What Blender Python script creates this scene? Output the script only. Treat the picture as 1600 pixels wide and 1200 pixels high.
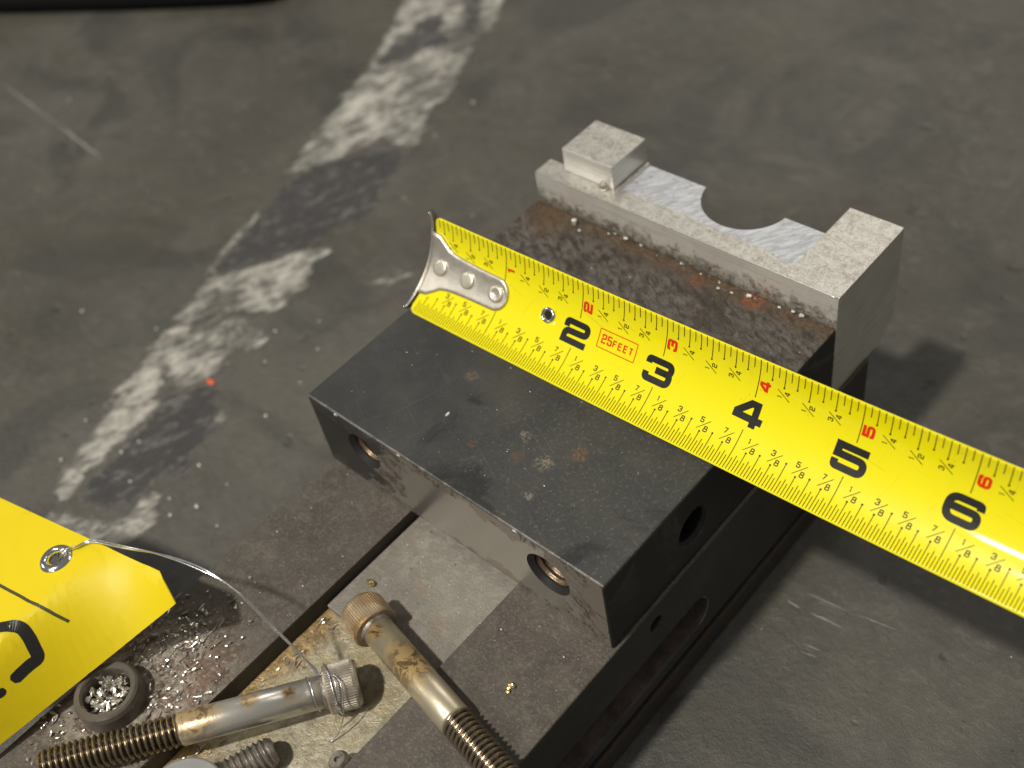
import bpy, bmesh, math, random
import numpy as np
from mathutils import Vector, Matrix

for o in list(bpy.data.objects):
    bpy.data.objects.remove(o, do_unlink=True)
SC = bpy.context.scene
COL = SC.collection
IN = 0.0254          # the scene is laid out in inches, block top at z = 0, floor at z = -3
FLOOR = -3.0
random.seed(7)
RNG = np.random.default_rng(7)


def V(x, y, z):
    return Vector((x * IN, y * IN, (z - FLOOR) * IN))


# ------------------------------------------------------------------ camera
cam_d = bpy.data.cameras.new('camera')
cam = bpy.data.objects.new('camera', cam_d)
COL.objects.link(cam)
CR = np.array([[0.7378, 0.6585, -0.1484], [0.4134, -0.6142, -0.6722], [-0.5338, 0.4346, -0.7254]])
_u, _s, _vt = np.linalg.svd(CR)
CR = _u @ _vt
CP = (7.8224, -3.6710, 8.3256)
m = Matrix.Identity(4)
for r in range(3):
    m[r][0], m[r][1], m[r][2] = CR[0][r], -CR[1][r], -CR[2][r]
m.translation = V(*CP)
cam.matrix_world = m
cam_d.sensor_width = 36
cam_d.lens = 1789.1 / 1600 * 36
cam_d.clip_start = 0.01
cam_d.clip_end = 60
cam_d.dof.use_dof = True
cam_d.dof.focus_distance = 10.55 * IN
cam_d.dof.aperture_fstop = 11.5
SC.camera = cam

# ------------------------------------------------------------------ light: workshop key and strip lamps, plus added fill lamps
world = bpy.data.worlds.new('World')
SC.world = world
world.use_nodes = True
world.node_tree.nodes['Background'].inputs[0].default_value = (1.0, 0.97, 0.92, 1)
world.node_tree.nodes['Background'].inputs[1].default_value = 0.14


def lamp(name, direction, dist, power, sx, sy=None, target=(2.3, 1.8, -0.3), col=(1, 0.95, 0.87), spin=0.0):
    d = bpy.data.lights.new(name, 'AREA')
    d.shape = 'DISK' if sy is None else 'RECTANGLE'
    d.size = sx
    if sy is not None:
        d.size_y = sy
    d.energy = power
    d.color = col
    o = bpy.data.objects.new(name, d)
    COL.objects.link(o)
    dv = Vector(direction).normalized()
    o.location = V(*target) + dv * dist
    q = dv.to_track_quat('Z', 'Y')
    o.rotation_euler = (q @ Matrix.Rotation(spin, 4, 'Z').to_quaternion()).to_euler()
    return o


lamp('key_lamp', (-0.06, -0.52, 1.0), 3.0, 72, 0.15)
lamp('strip_lamp', (-0.02, -0.72, 0.68), 3.4, 24, 1.05, 0.26, target=(6.3, 2.0, 0.3))
lamp('fill_lamp', (-0.45, 1.1, 0.9), 3.8, 15, 1.3, 0.6, spin=0.5)  # unseen fill lamps, added to lift the ambient light and floor sheen
lamp('fill_lamp', (0.35, 1.4, 1.3), 4.0, 7, 1.2, 0.5)
lamp('fill_lamp', (-1.5, -0.9, 1.0), 3.6, 11, 1.2, 0.4, spin=-0.4)

vs = SC.view_settings
vs.view_transform = 'Standard'
vs.look = 'None'
vs.exposure = 0.40
vs.gamma = 1.0
vs.use_curve_mapping = False


# ------------------------------------------------------------------ node helper
class NT:
    def __init__(self, name):
        self.mat = bpy.data.materials.new(name)
        self.mat.use_nodes = True
        self.nt = self.mat.node_tree
        self.nt.nodes.clear()
        self.out = self.nt.nodes.new('ShaderNodeOutputMaterial')
        self._pos = None

    def n(self, t, **kw):
        x = self.nt.nodes.new(t)
        for k, v in kw.items():
            setattr(x, k, v)
        return x

    def link(self, a, b):
        self.nt.links.new(a, b)

    def set(self, sock, v):
        if isinstance(v, bpy.types.NodeSocket):
            self.link(v, sock)
        elif isinstance(v, (tuple, list)) and len(v) == 3 and sock.type == 'RGBA':
            sock.default_value = (*v, 1)
        else:
            sock.default_value = v

    def pos(self):
        """world position in inches, block top at z = 0"""
        if self._pos is None:
            g = self.n('ShaderNodeNewGeometry')
            a = self.n('ShaderNodeVectorMath', operation='MULTIPLY_ADD')
            self.link(g.outputs['Position'], a.inputs[0])
            a.inputs[1].default_value = (1 / IN,) * 3
            a.inputs[2].default_value = (0, 0, FLOOR)
            self._pos = a.outputs[0]
        return self._pos

    def scaled(self, vec, s, rot=(0, 0, 0), loc=(0, 0, 0)):
        x = self.n('ShaderNodeMapping')
        self.link(vec, x.inputs['Vector'])
        x.inputs['Scale'].default_value = s
        x.inputs['Rotation'].default_value = rot
        x.inputs['Location'].default_value = loc
        return x.outputs[0]

    def noise(self, scale, detail=4, rough=0.55, dist=0.0, vec=None, out=0):
        x = self.n('ShaderNodeTexNoise')
        self.link(vec or self.pos(), x.inputs['Vector'])
        x.inputs['Scale'].default_value = scale
        x.inputs['Detail'].default_value = detail
        x.inputs['Roughness'].default_value = rough
        x.inputs['Distortion'].default_value = dist
        return x.outputs[out]

    def voro(self, scale, vec=None, feature='F1', rnd=1.0):
        x = self.n('ShaderNodeTexVoronoi', feature=feature)
        self.link(vec or self.pos(), x.inputs['Vector'])
        x.inputs['Scale'].default_value = scale
        x.inputs['Randomness'].default_value = rnd
        return x.outputs['Distance']

    def math(self, op, a, b=0.0, c=0.0, clamp=False):
        x = self.n('ShaderNodeMath', operation=op, use_clamp=clamp)
        self.set(x.inputs[0], a)
        self.set(x.inputs[1], b)
        self.set(x.inputs[2], c)
        return x.outputs[0]

    def step(self, v, a, b):
        """smooth 0..1 while v runs from a to b"""
        x = self.n('ShaderNodeMapRange', interpolation_type='SMOOTHSTEP')
        self.set(x.inputs['Value'], v)
        lo, hi = (a, b) if a < b else (b, a)
        x.inputs['From Min'].default_value = lo
        x.inputs['From Max'].default_value = hi
        x.inputs['To Min'].default_value = 0 if a < b else 1
        x.inputs['To Max'].default_value = 1 if a < b else 0
        return x.outputs['Result']

    def sep(self, vec=None):
        x = self.n('ShaderNodeSeparateXYZ')
        self.link(vec or self.pos(), x.inputs[0])
        return x.outputs

    def mix(self, f, a, b):
        x = self.n('ShaderNodeMix', data_type='RGBA')
        self.set(x.inputs[0], f)
        self.set(x.inputs[6], a)
        self.set(x.inputs[7], b)
        return x.outputs[2]

    def mixf(self, f, a, b):
        x = self.n('ShaderNodeMix', data_type='FLOAT')
        self.set(x.inputs[0], f)
        self.set(x.inputs[2], a)
        self.set(x.inputs[3], b)
        return x.outputs[0]

    def spot(self, c, r, nz=None, amp=0.5):
        """soft stain round point c (inches), ragged by noise nz"""
        x = self.n('ShaderNodeVectorMath', operation='DISTANCE')
        self.link(self.pos(), x.inputs[0])
        x.inputs[1].default_value = c
        d = self.math('DIVIDE', x.outputs['Value'], r)
        if nz is not None:
            d = self.math('ADD', d, self.math('MULTIPLY', self.math('SUBTRACT', nz, 0.5), 2 * amp))
        return self.step(d, 1.0, 0.35)

    def bump(self, h, strength, dist_in, normal=None):
        x = self.n('ShaderNodeBump')
        x.inputs['Strength'].default_value = strength
        x.inputs['Distance'].default_value = dist_in * IN
        self.set(x.inputs['Height'], h)
        if normal is not None:
            self.link(normal, x.inputs['Normal'])
        return x.outputs[0]

    def attr(self, name):
        x = self.n('ShaderNodeAttribute', attribute_name=name)
        return x.outputs['Fac']

    def bsdf(self, color, rough, metal=0.0, normal=None, spec=0.5, coat=0.0, coat_rough=0.1, link=True, alpha=None):
        b = self.n('ShaderNodeBsdfPrincipled')
        self.set(b.inputs['Base Color'], color)
        self.set(b.inputs['Roughness'], rough)
        self.set(b.inputs['Metallic'], metal)
        self.set(b.inputs['Specular IOR Level'], spec)
        self.set(b.inputs['Coat Weight'], coat)
        self.set(b.inputs['Coat Roughness'], coat_rough)
        if alpha is not None:
            self.set(b.inputs['Alpha'], alpha)
        if normal is not None:
            self.link(normal, b.inputs['Normal'])
        if link:
            self.link(b.outputs[0], self.out.inputs[0])
        return b.outputs[0]


# ------------------------------------------------------------------ materials
def mat_floor():
    t = NT('shop_concrete')
    a = t.noise(0.20, 5, 0.6)
    b = t.noise(0.8, 6, 0.62, 0.6)
    c = t.noise(7, 6, 0.72, 0.3)
    e = t.noise(48, 3, 0.65)
    col = t.mix(t.step(a, 0.33, 0.68), (0.054, 0.050, 0.039), (0.088, 0.084, 0.071))
    col = t.mix(t.math('MULTIPLY', t.step(b, 0.45, 0.72), 0.65), col, (0.046, 0.044, 0.039))
    col = t.mix(t.math('MULTIPLY', t.step(c, 0.5, 0.66), 0.30), col, (0.112, 0.106, 0.088))
    col = t.mix(t.math('MULTIPLY', t.step(e, 0.54, 0.68), 0.38), col, (0.034, 0.032, 0.026))
    mm_ = t.noise(3.2, 7, 0.74, 0.5)
    col = t.mix(t.math('MULTIPLY', t.step(mm_, 0.50, 0.64), 0.34), col, (0.040, 0.038, 0.032))
    col = t.mix(t.math('MULTIPLY', t.step(mm_, 0.47, 0.36), 0.30), col, (0.125, 0.119, 0.100))
    pit = t.math('MAXIMUM', t.step(t.noise(2.6, 2, 0.5), 0.69, 0.76), t.math('MULTIPLY', t.step(t.voro(5.5), 0.10, 0.05), t.step(t.noise(1.1, 2, 0.5), 0.52, 0.62)))
    col = t.mix(t.math('MULTIPLY', pit, 0.55), col, (0.022, 0.022, 0.020))
    smudge = t.step(t.noise(0.36, 4, 0.55, 1.0), 0.48, 0.64)
    col = t.mix(t.math('MULTIPLY', smudge, 0.66), col, (0.036, 0.035, 0.032))
    olive = t.step(t.noise(0.3, 4, 0.6, 0.5), 0.52, 0.66)
    col = t.mix(t.math('MULTIPLY', olive, 0.30), col, (0.080, 0.074, 0.054))
    # rubbed scuffs run in one direction
    sv = t.scaled(t.pos(), (0.5, 4.0, 1.0), (0, 0, 0.15))
    sc = t.noise(2.4, 5, 0.65, 0.5, vec=sv)
    col = t.mix(t.math('MULTIPLY', t.step(sc, 0.56, 0.72), 0.28), col, (0.125, 0.120, 0.104))
    h = t.math('ADD', t.math('MULTIPLY', c, 1.1), t.math('MULTIPLY', e, 0.45))
    h = t.math('ADD', h, t.math('MULTIPLY', mm_, 0.9))
    h = t.math('SUBTRACT', h, t.math('MULTIPLY', pit, 0.8))
    rough = t.mixf(t.step(b, 0.35, 0.7), 0.34, 0.52)
    t.bsdf(col, rough, normal=t.bump(h, 0.6, 0.035), spec=0.45)
    return t.mat


def mat_stripe():
    t = NT('worn_floor_paint')
    dw, dd = t.attr('paint'), t.attr('scuff')
    # wear is dragged across the stripe, so the noise is stretched along one diagonal
    rv = t.scaled(t.pos(), (1, 1, 1), (0, 0, -1.2))
    sv = t.scaled(rv, (0.9, 2.5, 1.0))
    n1 = t.noise(1.25, 8, 0.68, 0.7, vec=sv)
    n2 = t.noise(6, 6, 0.68, 0.3)
    n4 = t.noise(2.6, 7, 0.7, 0.6, vec=sv)
    nz = t.math('ADD', t.math('MULTIPLY', t.math('SUBTRACT', n1, 0.5), 0.70), t.math('MULTIPLY', t.math('SUBTRACT', n2, 0.5), 0.30))
    w = t.step(t.math('ADD', dw, t.math('MULTIPLY', nz, 0.8)), -0.06, 0.05)
    d = t.step(t.math('ADD', dd, t.math('MULTIPLY', nz, 1.3)), 0.0, 0.10)
    tone = t.math('ADD', t.math('MULTIPLY', n4, 0.5), t.math('ADD', t.math('MULTIPLY', n2, 0.2), t.math('MULTIPLY', t.noise(0.9, 5, 0.6, 0.6), 0.34)))
    paint = t.mix(t.step(tone, 0.40, 0.60), (0.41, 0.395, 0.35), (0.088, 0.084, 0.072))
    paint = t.mix(t.math('MULTIPLY', t.step(n2, 0.54, 0.70), 0.45), paint, (0.43, 0.42, 0.385))
    dark = t.mix(t.step(n4, 0.50, 0.64), (0.041, 0.040, 0.041), (0.15, 0.147, 0.138))
    col = t.mix(t.math('MULTIPLY', d, 0.96), paint, dark)
    al = t.math('MULTIPLY', t.math('MAXIMUM', w, t.math('MULTIPLY', d, 0.85)), t.mixf(t.step(tone, 0.45, 0.66), 0.97, 0.72))
    t.bsdf(col, 0.52, normal=t.bump(t.math('ADD', n2, n4), 0.5, 0.025), spec=0.4, alpha=al)
    return t.mat


def dust(t, scale=22, lo=0.09, hi=0.045):
    v = t.voro(scale)
    pick = t.step(t.noise(3.0, 2, 0.5), 0.46, 0.66)
    return t.math('MULTIPLY', t.step(v, lo, hi), pick)


def hairlines(t, ang, scale=1.0, lo=0.66, hi=0.70, stretch=55.0):
    v = t.scaled(t.scaled(t.pos(), (1, 1, 1), (0, 0, ang)), (scale, scale * stretch, scale))
    return t.step(t.noise(0.9, 2, 0.5, 0.0, vec=v), lo, hi)


def mat_block():
    t = NT('black_oxide_steel')
    x, y, z = t.sep()
    n1 = t.noise(1.3, 6, 0.6, 0.4)
    n2 = t.noise(6.5, 7, 0.72, 0.6)
    n3 = t.noise(45, 3, 0.6)
    n5 = t.noise(24, 5, 0.72, 0.4)
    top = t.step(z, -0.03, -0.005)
    col = t.mix(t.step(n1, 0.3, 0.7), (0.040, 0.042, 0.043), (0.060, 0.059, 0.055))
    col = t.mix(t.math('MULTIPLY', t.step(n2, 0.50, 0.72), 0.45), col, (0.075, 0.072, 0.062))
    olive = t.math('MULTIPLY', t.step(t.math('ADD', x, t.math('MULTIPLY', n1, 1.2)), 1.6, 3.2), 0.75)
    sp = t.math('MULTIPLY', t.step(n5, 0.54, 0.64), top)
    col = t.mix(t.math('MULTIPLY', sp, olive), col, (0.105, 0.100, 0.080))
    col = t.mix(t.math('MULTIPLY', t.math('MULTIPLY', t.step(n3, 0.58, 0.70), 0.45), top), col, (0.095, 0.092, 0.082))
    # rusted back strip behind the tape
    back = t.math('MULTIPLY', t.step(t.math('ADD', y, t.math('MULTIPLY', t.math('SUBTRACT', n1, 0.5), 1.3)), 2.05, 2.75), top)
    rv = t.scaled(t.scaled(t.pos(), (1, 1, 1), (0, 0, 0.5)), (1.0, 2.2, 1.0))
    r1 = t.noise(6.5, 8, 0.80, 0.35, vec=rv)
    rc = t.mix(t.step(r1, 0.40, 0.60), (0.036, 0.029, 0.023), (0.128, 0.116, 0.101))
    oilp = t.step(t.noise(1.3, 4, 0.6, 0.5), 0.50, 0.62)
    rc = t.mix(t.math('MULTIPLY', oilp, 0.7), rc, (0.040, 0.030, 0.021))
    rc = t.mix(t.math('MULTIPLY', t.step(t.noise(2.2, 6, 0.7, 0.6), 0.55, 0.68), 0.65), rc, (0.070, 0.046, 0.025))
    rc = t.mix(t.math('MULTIPLY', t.step(n5, 0.58, 0.68), 0.65), rc, (0.185, 0.165, 0.145))
    col = t.mix(t.math('MULTIPLY', back, 0.94), col, rc)
    line = t.math('MULTIPLY', t.step(t.math('ADD', y, t.math('MULTIPLY', t.math('SUBTRACT', r1, 0.5), 0.9)), 3.38, 3.66), top)
    col = t.mix(t.math('MULTIPLY', line, 0.65), col, t.mix(t.step(n5, 0.42, 0.6), (0.055, 0.030, 0.012), (0.115, 0.066, 0.028)))
    for c, r, k in (((3.02, 3.60, 0), 0.17, (0.24, 0.070, 0.022)), ((0.35, 3.45, 0), 0.36, (0.11, 0.062, 0.028)),
                    ((2.36, 3.52, 0), 0.12, (0.15, 0.055, 0.02)), ((2.83, 1.0, 0), 0.11, (0.16, 0.085, 0.048)),
                    ((2.63, 0.74, 0), 0.11, (0.20, 0.17, 0.13)), ((1.27, 1.16, 0), 0.10, (0.13, 0.10, 0.075)),
                    ((2.36, 0.64, 0), 0.09, (0.10, 0.062, 0.044)), ((2.25, 0.88, 0), 0.085, (0.16, 0.14, 0.115)),
                    ((1.90, 0.52, 0), 0.06, (0.11, 0.065, 0.045)), ((2.75, 0.35, 0), 0.06, (0.19, 0.17, 0.14))):
        sm = t.math('MULTIPLY', t.spot(c, r, r1, 1.1), t.step(n5, 0.42, 0.56))
        col = t.mix(t.math('MULTIPLY', sm, 0.9), col, k)
    col = t.mix(t.math('MULTIPLY', t.step(z, -0.03, -0.06), 0.85), col, (0.017, 0.017, 0.017))  # sides painted darker below the top, their shade put into the colour
    we = t.math('MULTIPLY', t.math('MULTIPLY', t.step(z, -0.022, -0.014), t.step(t.math('ADD', z, 0.0), 0.001, -0.001)), t.step(y, 0.024, 0.010))
    col = t.mix(t.math('MULTIPLY', we, t.mixf(t.step(n2, 0.35, 0.6), 0.15, 0.85)), col, (0.17, 0.168, 0.16))
    ds = t.math('MULTIPLY', dust(t, 16, 0.075, 0.035), top)
    hl = t.math('MAXIMUM', hairlines(t, 0.45), t.math('MAXIMUM', hairlines(t, -0.9, 1.3, 0.68, 0.71), hairlines(t, 1.9, 0.8, 0.68, 0.71)))
    col = t.mix(t.math('MULTIPLY', t.math('MULTIPLY', hl, top), 0.20), col, (0.15, 0.145, 0.13))
    smear = t.step(t.noise(0.8, 6, 0.65, 1.4), 0.52, 0.64)
    col = t.mix(t.math('MULTIPLY', t.math('MULTIPLY', smear, t.math('SUBTRACT', 1.0, back)), 0.45), col, (0.024, 0.024, 0.023))
    col = t.mix(ds, col, (0.42, 0.40, 0.34))
    rough = t.mixf(back, t.mixf(smear, t.mixf(n1, 0.40, 0.54), 0.27), t.mixf(oilp, t.mixf(r1, 0.48, 0.68), 0.26))
    h = t.math('ADD', t.math('MULTIPLY', n3, 0.45), t.math('MULTIPLY', n2, 0.8))
    h = t.math('ADD', h, t.math('MULTIPLY', t.math('MULTIPLY', r1, back), 2.0))
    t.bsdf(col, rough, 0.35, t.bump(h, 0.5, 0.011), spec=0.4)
    return t.mat


def mat_ground_face():
    t = NT('ground_steel_face')
    x, y, z = t.sep()
    n1 = t.noise(2.1, 6, 0.64, 1.2)
    n2 = t.noise(8, 6, 0.68, 0.8)
    c1 = t.math('SUBTRACT', n1, 0.5)
    c2 = t.math('SUBTRACT', n2, 0.5)
    wob = t.math('ADD', t.math('MULTIPLY', c1, 0.7), t.math('MULTIPLY', c2, 0.25))
    edge = t.math('MAXIMUM', t.step(t.math('ADD', z, wob), -0.17, -0.11), t.step(t.math('ADD', z, wob), -0.93, -0.99))
    wx = t.math('ADD', x, t.math('ADD', t.math('MULTIPLY', c1, 1.6), t.math('MULTIPLY', z, -0.45)))
    black = t.step(wx, 1.30, 1.05)
    right = t.step(wx, 3.62, 3.80)
    st = t.math('MAXIMUM', edge, right)
    col = t.mix(t.math('MULTIPLY', st, 0.8), (0.46, 0.44, 0.40), (0.18, 0.145, 0.115))
    vein = t.step(t.math('ABSOLUTE', t.math('SUBTRACT', n1, 0.50)), 0.022, 0.006)
    col = t.mix(t.math('MULTIPLY', vein, t.math('MULTIPLY', st, 0.85)), col, (0.05, 0.036, 0.028))
    lineb = t.math('MULTIPLY', t.step(t.math('ABSOLUTE', t.math('SUBTRACT', wx, 1.36)), 0.16, 0.03), 0.8)
    col = t.mix(t.math('MULTIPLY', lineb, t.step(n2, 0.40, 0.58)), col, (0.12, 0.078, 0.055))
    col = t.mix(t.math('MULTIPLY', black, 0.93), col, (0.045, 0.043, 0.042))
    rough = t.mixf(black, t.mixf(n2, 0.17, 0.32), 0.30)
    h = t.noise(1.1, 3, 0.5)
    t.bsdf(col, rough, t.mixf(st, 0.85, 0.55), t.bump(h, 0.15, 0.03), spec=0.5)
    return t.mat


def mat_rail():
    t = NT('brown_stained_steel')
    x, y, z = t.sep()
    n1 = t.noise(0.9, 6, 0.62, 0.5)
    n2 = t.noise(5, 7, 0.74, 0.5)
    n3 = t.noise(34, 4, 0.7)
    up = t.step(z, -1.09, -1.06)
    col = t.mix(t.step(n1, 0.3, 0.7), (0.058, 0.049, 0.039), (0.084, 0.073, 0.059))
    col = t.mix(t.math('MULTIPLY', t.step(n2, 0.45, 0.68), 0.55), col, (0.122, 0.108, 0.090))
    col = t.mix(t.math('MULTIPLY', t.step(n3, 0.50, 0.66), 0.6), col, (0.150, 0.133, 0.110))
    col = t.mix(t.math('MULTIPLY', t.step(t.noise(14, 4, 0.7), 0.57, 0.68), 0.5), col, (0.040, 0.032, 0.028))
    # oily dirt and rust round the seated screw
    g = t.spot((0.55, -3.05, -1.05), 1.35, n2, 0.5)
    gc = t.mix(t.step(n2, 0.42, 0.62), (0.085, 0.060, 0.042), (0.300, 0.262, 0.205))
    gc = t.mix(t.math('MULTIPLY', t.step(t.noise(2.6, 5, 0.7), 0.50, 0.64), 0.75), gc, (0.16, 0.088, 0.058))
    gc = t.mix(t.math('MULTIPLY', t.step(t.noise(18, 5, 0.75), 0.52, 0.64), 0.7), gc, (0.42, 0.39, 0.33))
    col = t.mix(t.math('MULTIPLY', g, 0.9), col, gc)
    # darker grey sides
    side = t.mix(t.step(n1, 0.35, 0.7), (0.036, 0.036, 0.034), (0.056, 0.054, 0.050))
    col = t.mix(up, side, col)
    ru = t.math('MULTIPLY', t.step(n2, 0.46, 0.64), t.step(t.math('ADD', z, t.math('MULTIPLY', t.math('SUBTRACT', n2, 0.5), 0.25)), -2.25, -2.45))
    col = t.mix(t.math('MULTIPLY', ru, 0.8), col, (0.075, 0.033, 0.015))
    ds = t.math('MULTIPLY', dust(t, 14, 0.07, 0.03), up)
    col = t.mix(ds, col, (0.5, 0.47, 0.40))
    rough = t.mixf(g, t.mixf(n2, 0.45, 0.7), t.mixf(n2, 0.20, 0.5))
    h = t.math('ADD', t.math('MULTIPLY', n3, 0.6), t.math('MULTIPLY', n2, t.mixf(g, 1.0, 2.6)))
    t.bsdf(col, rough, 0.22, t.bump(h, 0.6, 0.018), spec=0.45)
    return t.mat


def mat_groove():
    t = NT('rusty_groove')
    n2 = t.noise(7, 6, 0.7, 0.6)
    n1 = t.noise(2, 4, 0.6)
    col = t.mix(t.step(n2, 0.4, 0.65), (0.018, 0.012, 0.010), (0.062, 0.032, 0.022))
    col = t.mix(t.math('MULTIPLY', t.step(n1, 0.5, 0.7), 0.5), col, (0.085, 0.060, 0.050))
    t.bsdf(col, t.mixf(n2, 0.25, 0.6), 0.3, t.bump(n2, 0.6, 0.03))
    return t.mat


def mat_insert():
    t = NT('grey_insert_plate')
    n1 = t.noise(1.2, 5, 0.6, 0.3)
    n2 = t.noise(8, 7, 0.74, 0.3)
    n3 = t.noise(36, 4, 0.7)
    col = t.mix(t.step(n1, 0.3, 0.7), (0.175, 0.161, 0.134), (0.222, 0.206, 0.173))
    col = t.mix(t.math('MULTIPLY', t.step(n2, 0.46, 0.66), 0.6), col, (0.275, 0.257, 0.218))
    col = t.mix(t.math('MULTIPLY', t.step(n3, 0.55, 0.68), 0.55), col, (0.105, 0.095, 0.078))
    col = t.mix(t.math('MULTIPLY', t.step(t.voro(4.5), 0.08, 0.03), 0.8), col, (0.035, 0.028, 0.024))
    for c, r in (((2.35, -0.75, -1.2), 0.16), ((1.9, -0.55, -1.2), 0.10)):
        col = t.mix(t.math('MULTIPLY', t.math('MULTIPLY', t.spot(c, r, n2, 1.0), t.step(n3, 0.42, 0.56)), 0.6), col, (0.23, 0.160, 0.105))
    col = t.mix(dust(t, 13, 0.06, 0.025), col, (0.5, 0.48, 0.42))
    h = t.math('ADD', t.math('MULTIPLY', n3, 0.7), n2)
    t.bsdf(col, t.mixf(n2, 0.42, 0.62), 0.25, t.bump(h, 0.65, 0.016), spec=0.45)
    return t.mat


def mat_oily():
    t = NT('oily_slot_floor')
    x, y, z = t.sep()
    n1 = t.noise(1.6, 6, 0.62, 0.8)
    n2 = t.noise(8, 7, 0.72, 0.6)
    col = t.mix(t.step(n2, 0.36, 0.64), (0.215, 0.185, 0.115), (0.360, 0.325, 0.235))
    col = t.mix(t.math('MULTIPLY', t.step(n1, 0.50, 0.66), 0.6), col, (0.34, 0.270, 0.125))
    col = t.mix(t.math('MULTIPLY', t.step(t.noise(16, 4, 0.7), 0.61, 0.71), 0.65), col, (0.070, 0.052, 0.030))
    # thick brown oil along the left wall of the slot
    e = t.step(t.math('ADD', x, t.math('MULTIPLY', t.math('SUBTRACT', n1, 0.5), 0.7)), 1.56, 1.30)
    col = t.mix(t.math('MULTIPLY', e, 0.8), col, t.mix(t.step(n2, 0.4, 0.60), (0.125, 0.062, 0.012), (0.31, 0.20, 0.055)))
    h = t.math('ADD', t.math('MULTIPLY', n2, 1.2), t.math('MULTIPLY', t.noise(30, 4, 0.65), 0.6))
    t.bsdf(col, t.mixf(n1, 0.18, 0.42), 0.15, t.bump(h, 0.6, 0.028), spec=0.6)
    return t.mat


def mat_alu():
    t = NT('milled_aluminium')
    x, y, z = t.sep()
    g_ = t.n('ShaderNodeNewGeometry')
    nx, ny, nzz = t.sep(g_.outputs['True Normal'])
    up = t.step(nzz, 0.5, 0.8)
    n1 = t.noise(1.8, 5, 0.6, 0.4)
    n2 = t.noise(9, 6, 0.72, 0.6)
    f1 = t.noise(26, 6, 0.72, 1.6)
    f2 = t.noise(7, 7, 0.76, 0.8)
    fib = t.math('ADD', t.math('MULTIPLY', f1, 0.6), t.math('MULTIPLY', f2, 0.4))
    col = t.mix(t.step(n1, 0.3, 0.7), (0.66, 0.65, 0.615), (0.76, 0.75, 0.71))
    tcol = t.mix(t.step(fib, 0.44, 0.60), (0.57, 0.555, 0.505), (0.29, 0.27, 0.225))
    tcol = t.mix(t.math('MULTIPLY', t.step(n2, 0.50, 0.66), 0.5), tcol, (0.36, 0.325, 0.26))
    tm_ = t.math('MAXIMUM', hairlines(t, 0.3, 2.2, 0.60, 0.66, 30), hairlines(t, 1.2, 2.2, 0.62, 0.67, 30))
    tcol = t.mix(t.math('MULTIPLY', tm_, 0.45), tcol, (0.70, 0.69, 0.65))
    col = t.mix(t.math('MULTIPLY', up, 0.9), col, tcol)
    fl = t.noise(1.5, 4, 0.6, vec=t.scaled(t.pos(), (0.5, 1, 30)))
    col = t.mix(t.math('MULTIPLY', t.math('MULTIPLY', t.step(fl, 0.5, 0.66), 0.35), t.math('SUBTRACT', 1.0, up)), col, (0.30, 0.29, 0.265))
    # grime creeping up the front foot
    fw = t.step(ny, -0.5, -0.8)
    g = t.math('MULTIPLY', t.step(t.math('ADD', z, t.math('MULTIPLY', t.math('SUBTRACT', n2, 0.5), 0.75)), 0.23, 0.04), fw)
    gc = t.mix(t.step(t.noise(22, 5, 0.7), 0.42, 0.58), (0.075, 0.072, 0.050), (0.33, 0.31, 0.26))
    col = t.mix(t.math('MULTIPLY', g, 0.85), col, gc)
    ml = t.noise(2.2, 3, 0.6, vec=t.scaled(t.pos(), (0.4, 1, 26)))
    h = t.math('ADD', t.math('MULTIPLY', fib, t.mixf(up, 0.15, 1.0)), t.math('MULTIPLY', ml, 0.35))
    t.bsdf(col, t.mixf(up, 0.30, t.mixf(n2, 0.34, 0.52)), t.mixf(up, 0.60, 0.80), t.bump(h, 0.5, 0.012), spec=0.5)
    return t.mat


def mat_alu_scraped():
    t = NT('scraped_aluminium')
    n2 = t.noise(10, 5, 0.7, 0.4)
    sv = t.scaled(t.scaled(t.pos(), (1, 1, 1), (0, 0, -0.95)), (3.0, 17.0, 1))
    n3 = t.noise(1.6, 6, 0.72, 0.5, vec=sv)
    col = t.mix(t.step(n3, 0.38, 0.62), (0.40, 0.41, 0.42), (0.62, 0.64, 0.67))
    col = t.mix(t.math('MULTIPLY', t.step(n2, 0.55, 0.70), 0.6), col, (0.27, 0.26, 0.235))
    t.bsdf(col, t.mixf(n3, 0.32, 0.46), 0.55, t.bump(t.math('ADD', n3, t.math('MULTIPLY', n2, 0.4)), 0.7, 0.018))
    return t.mat


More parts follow.
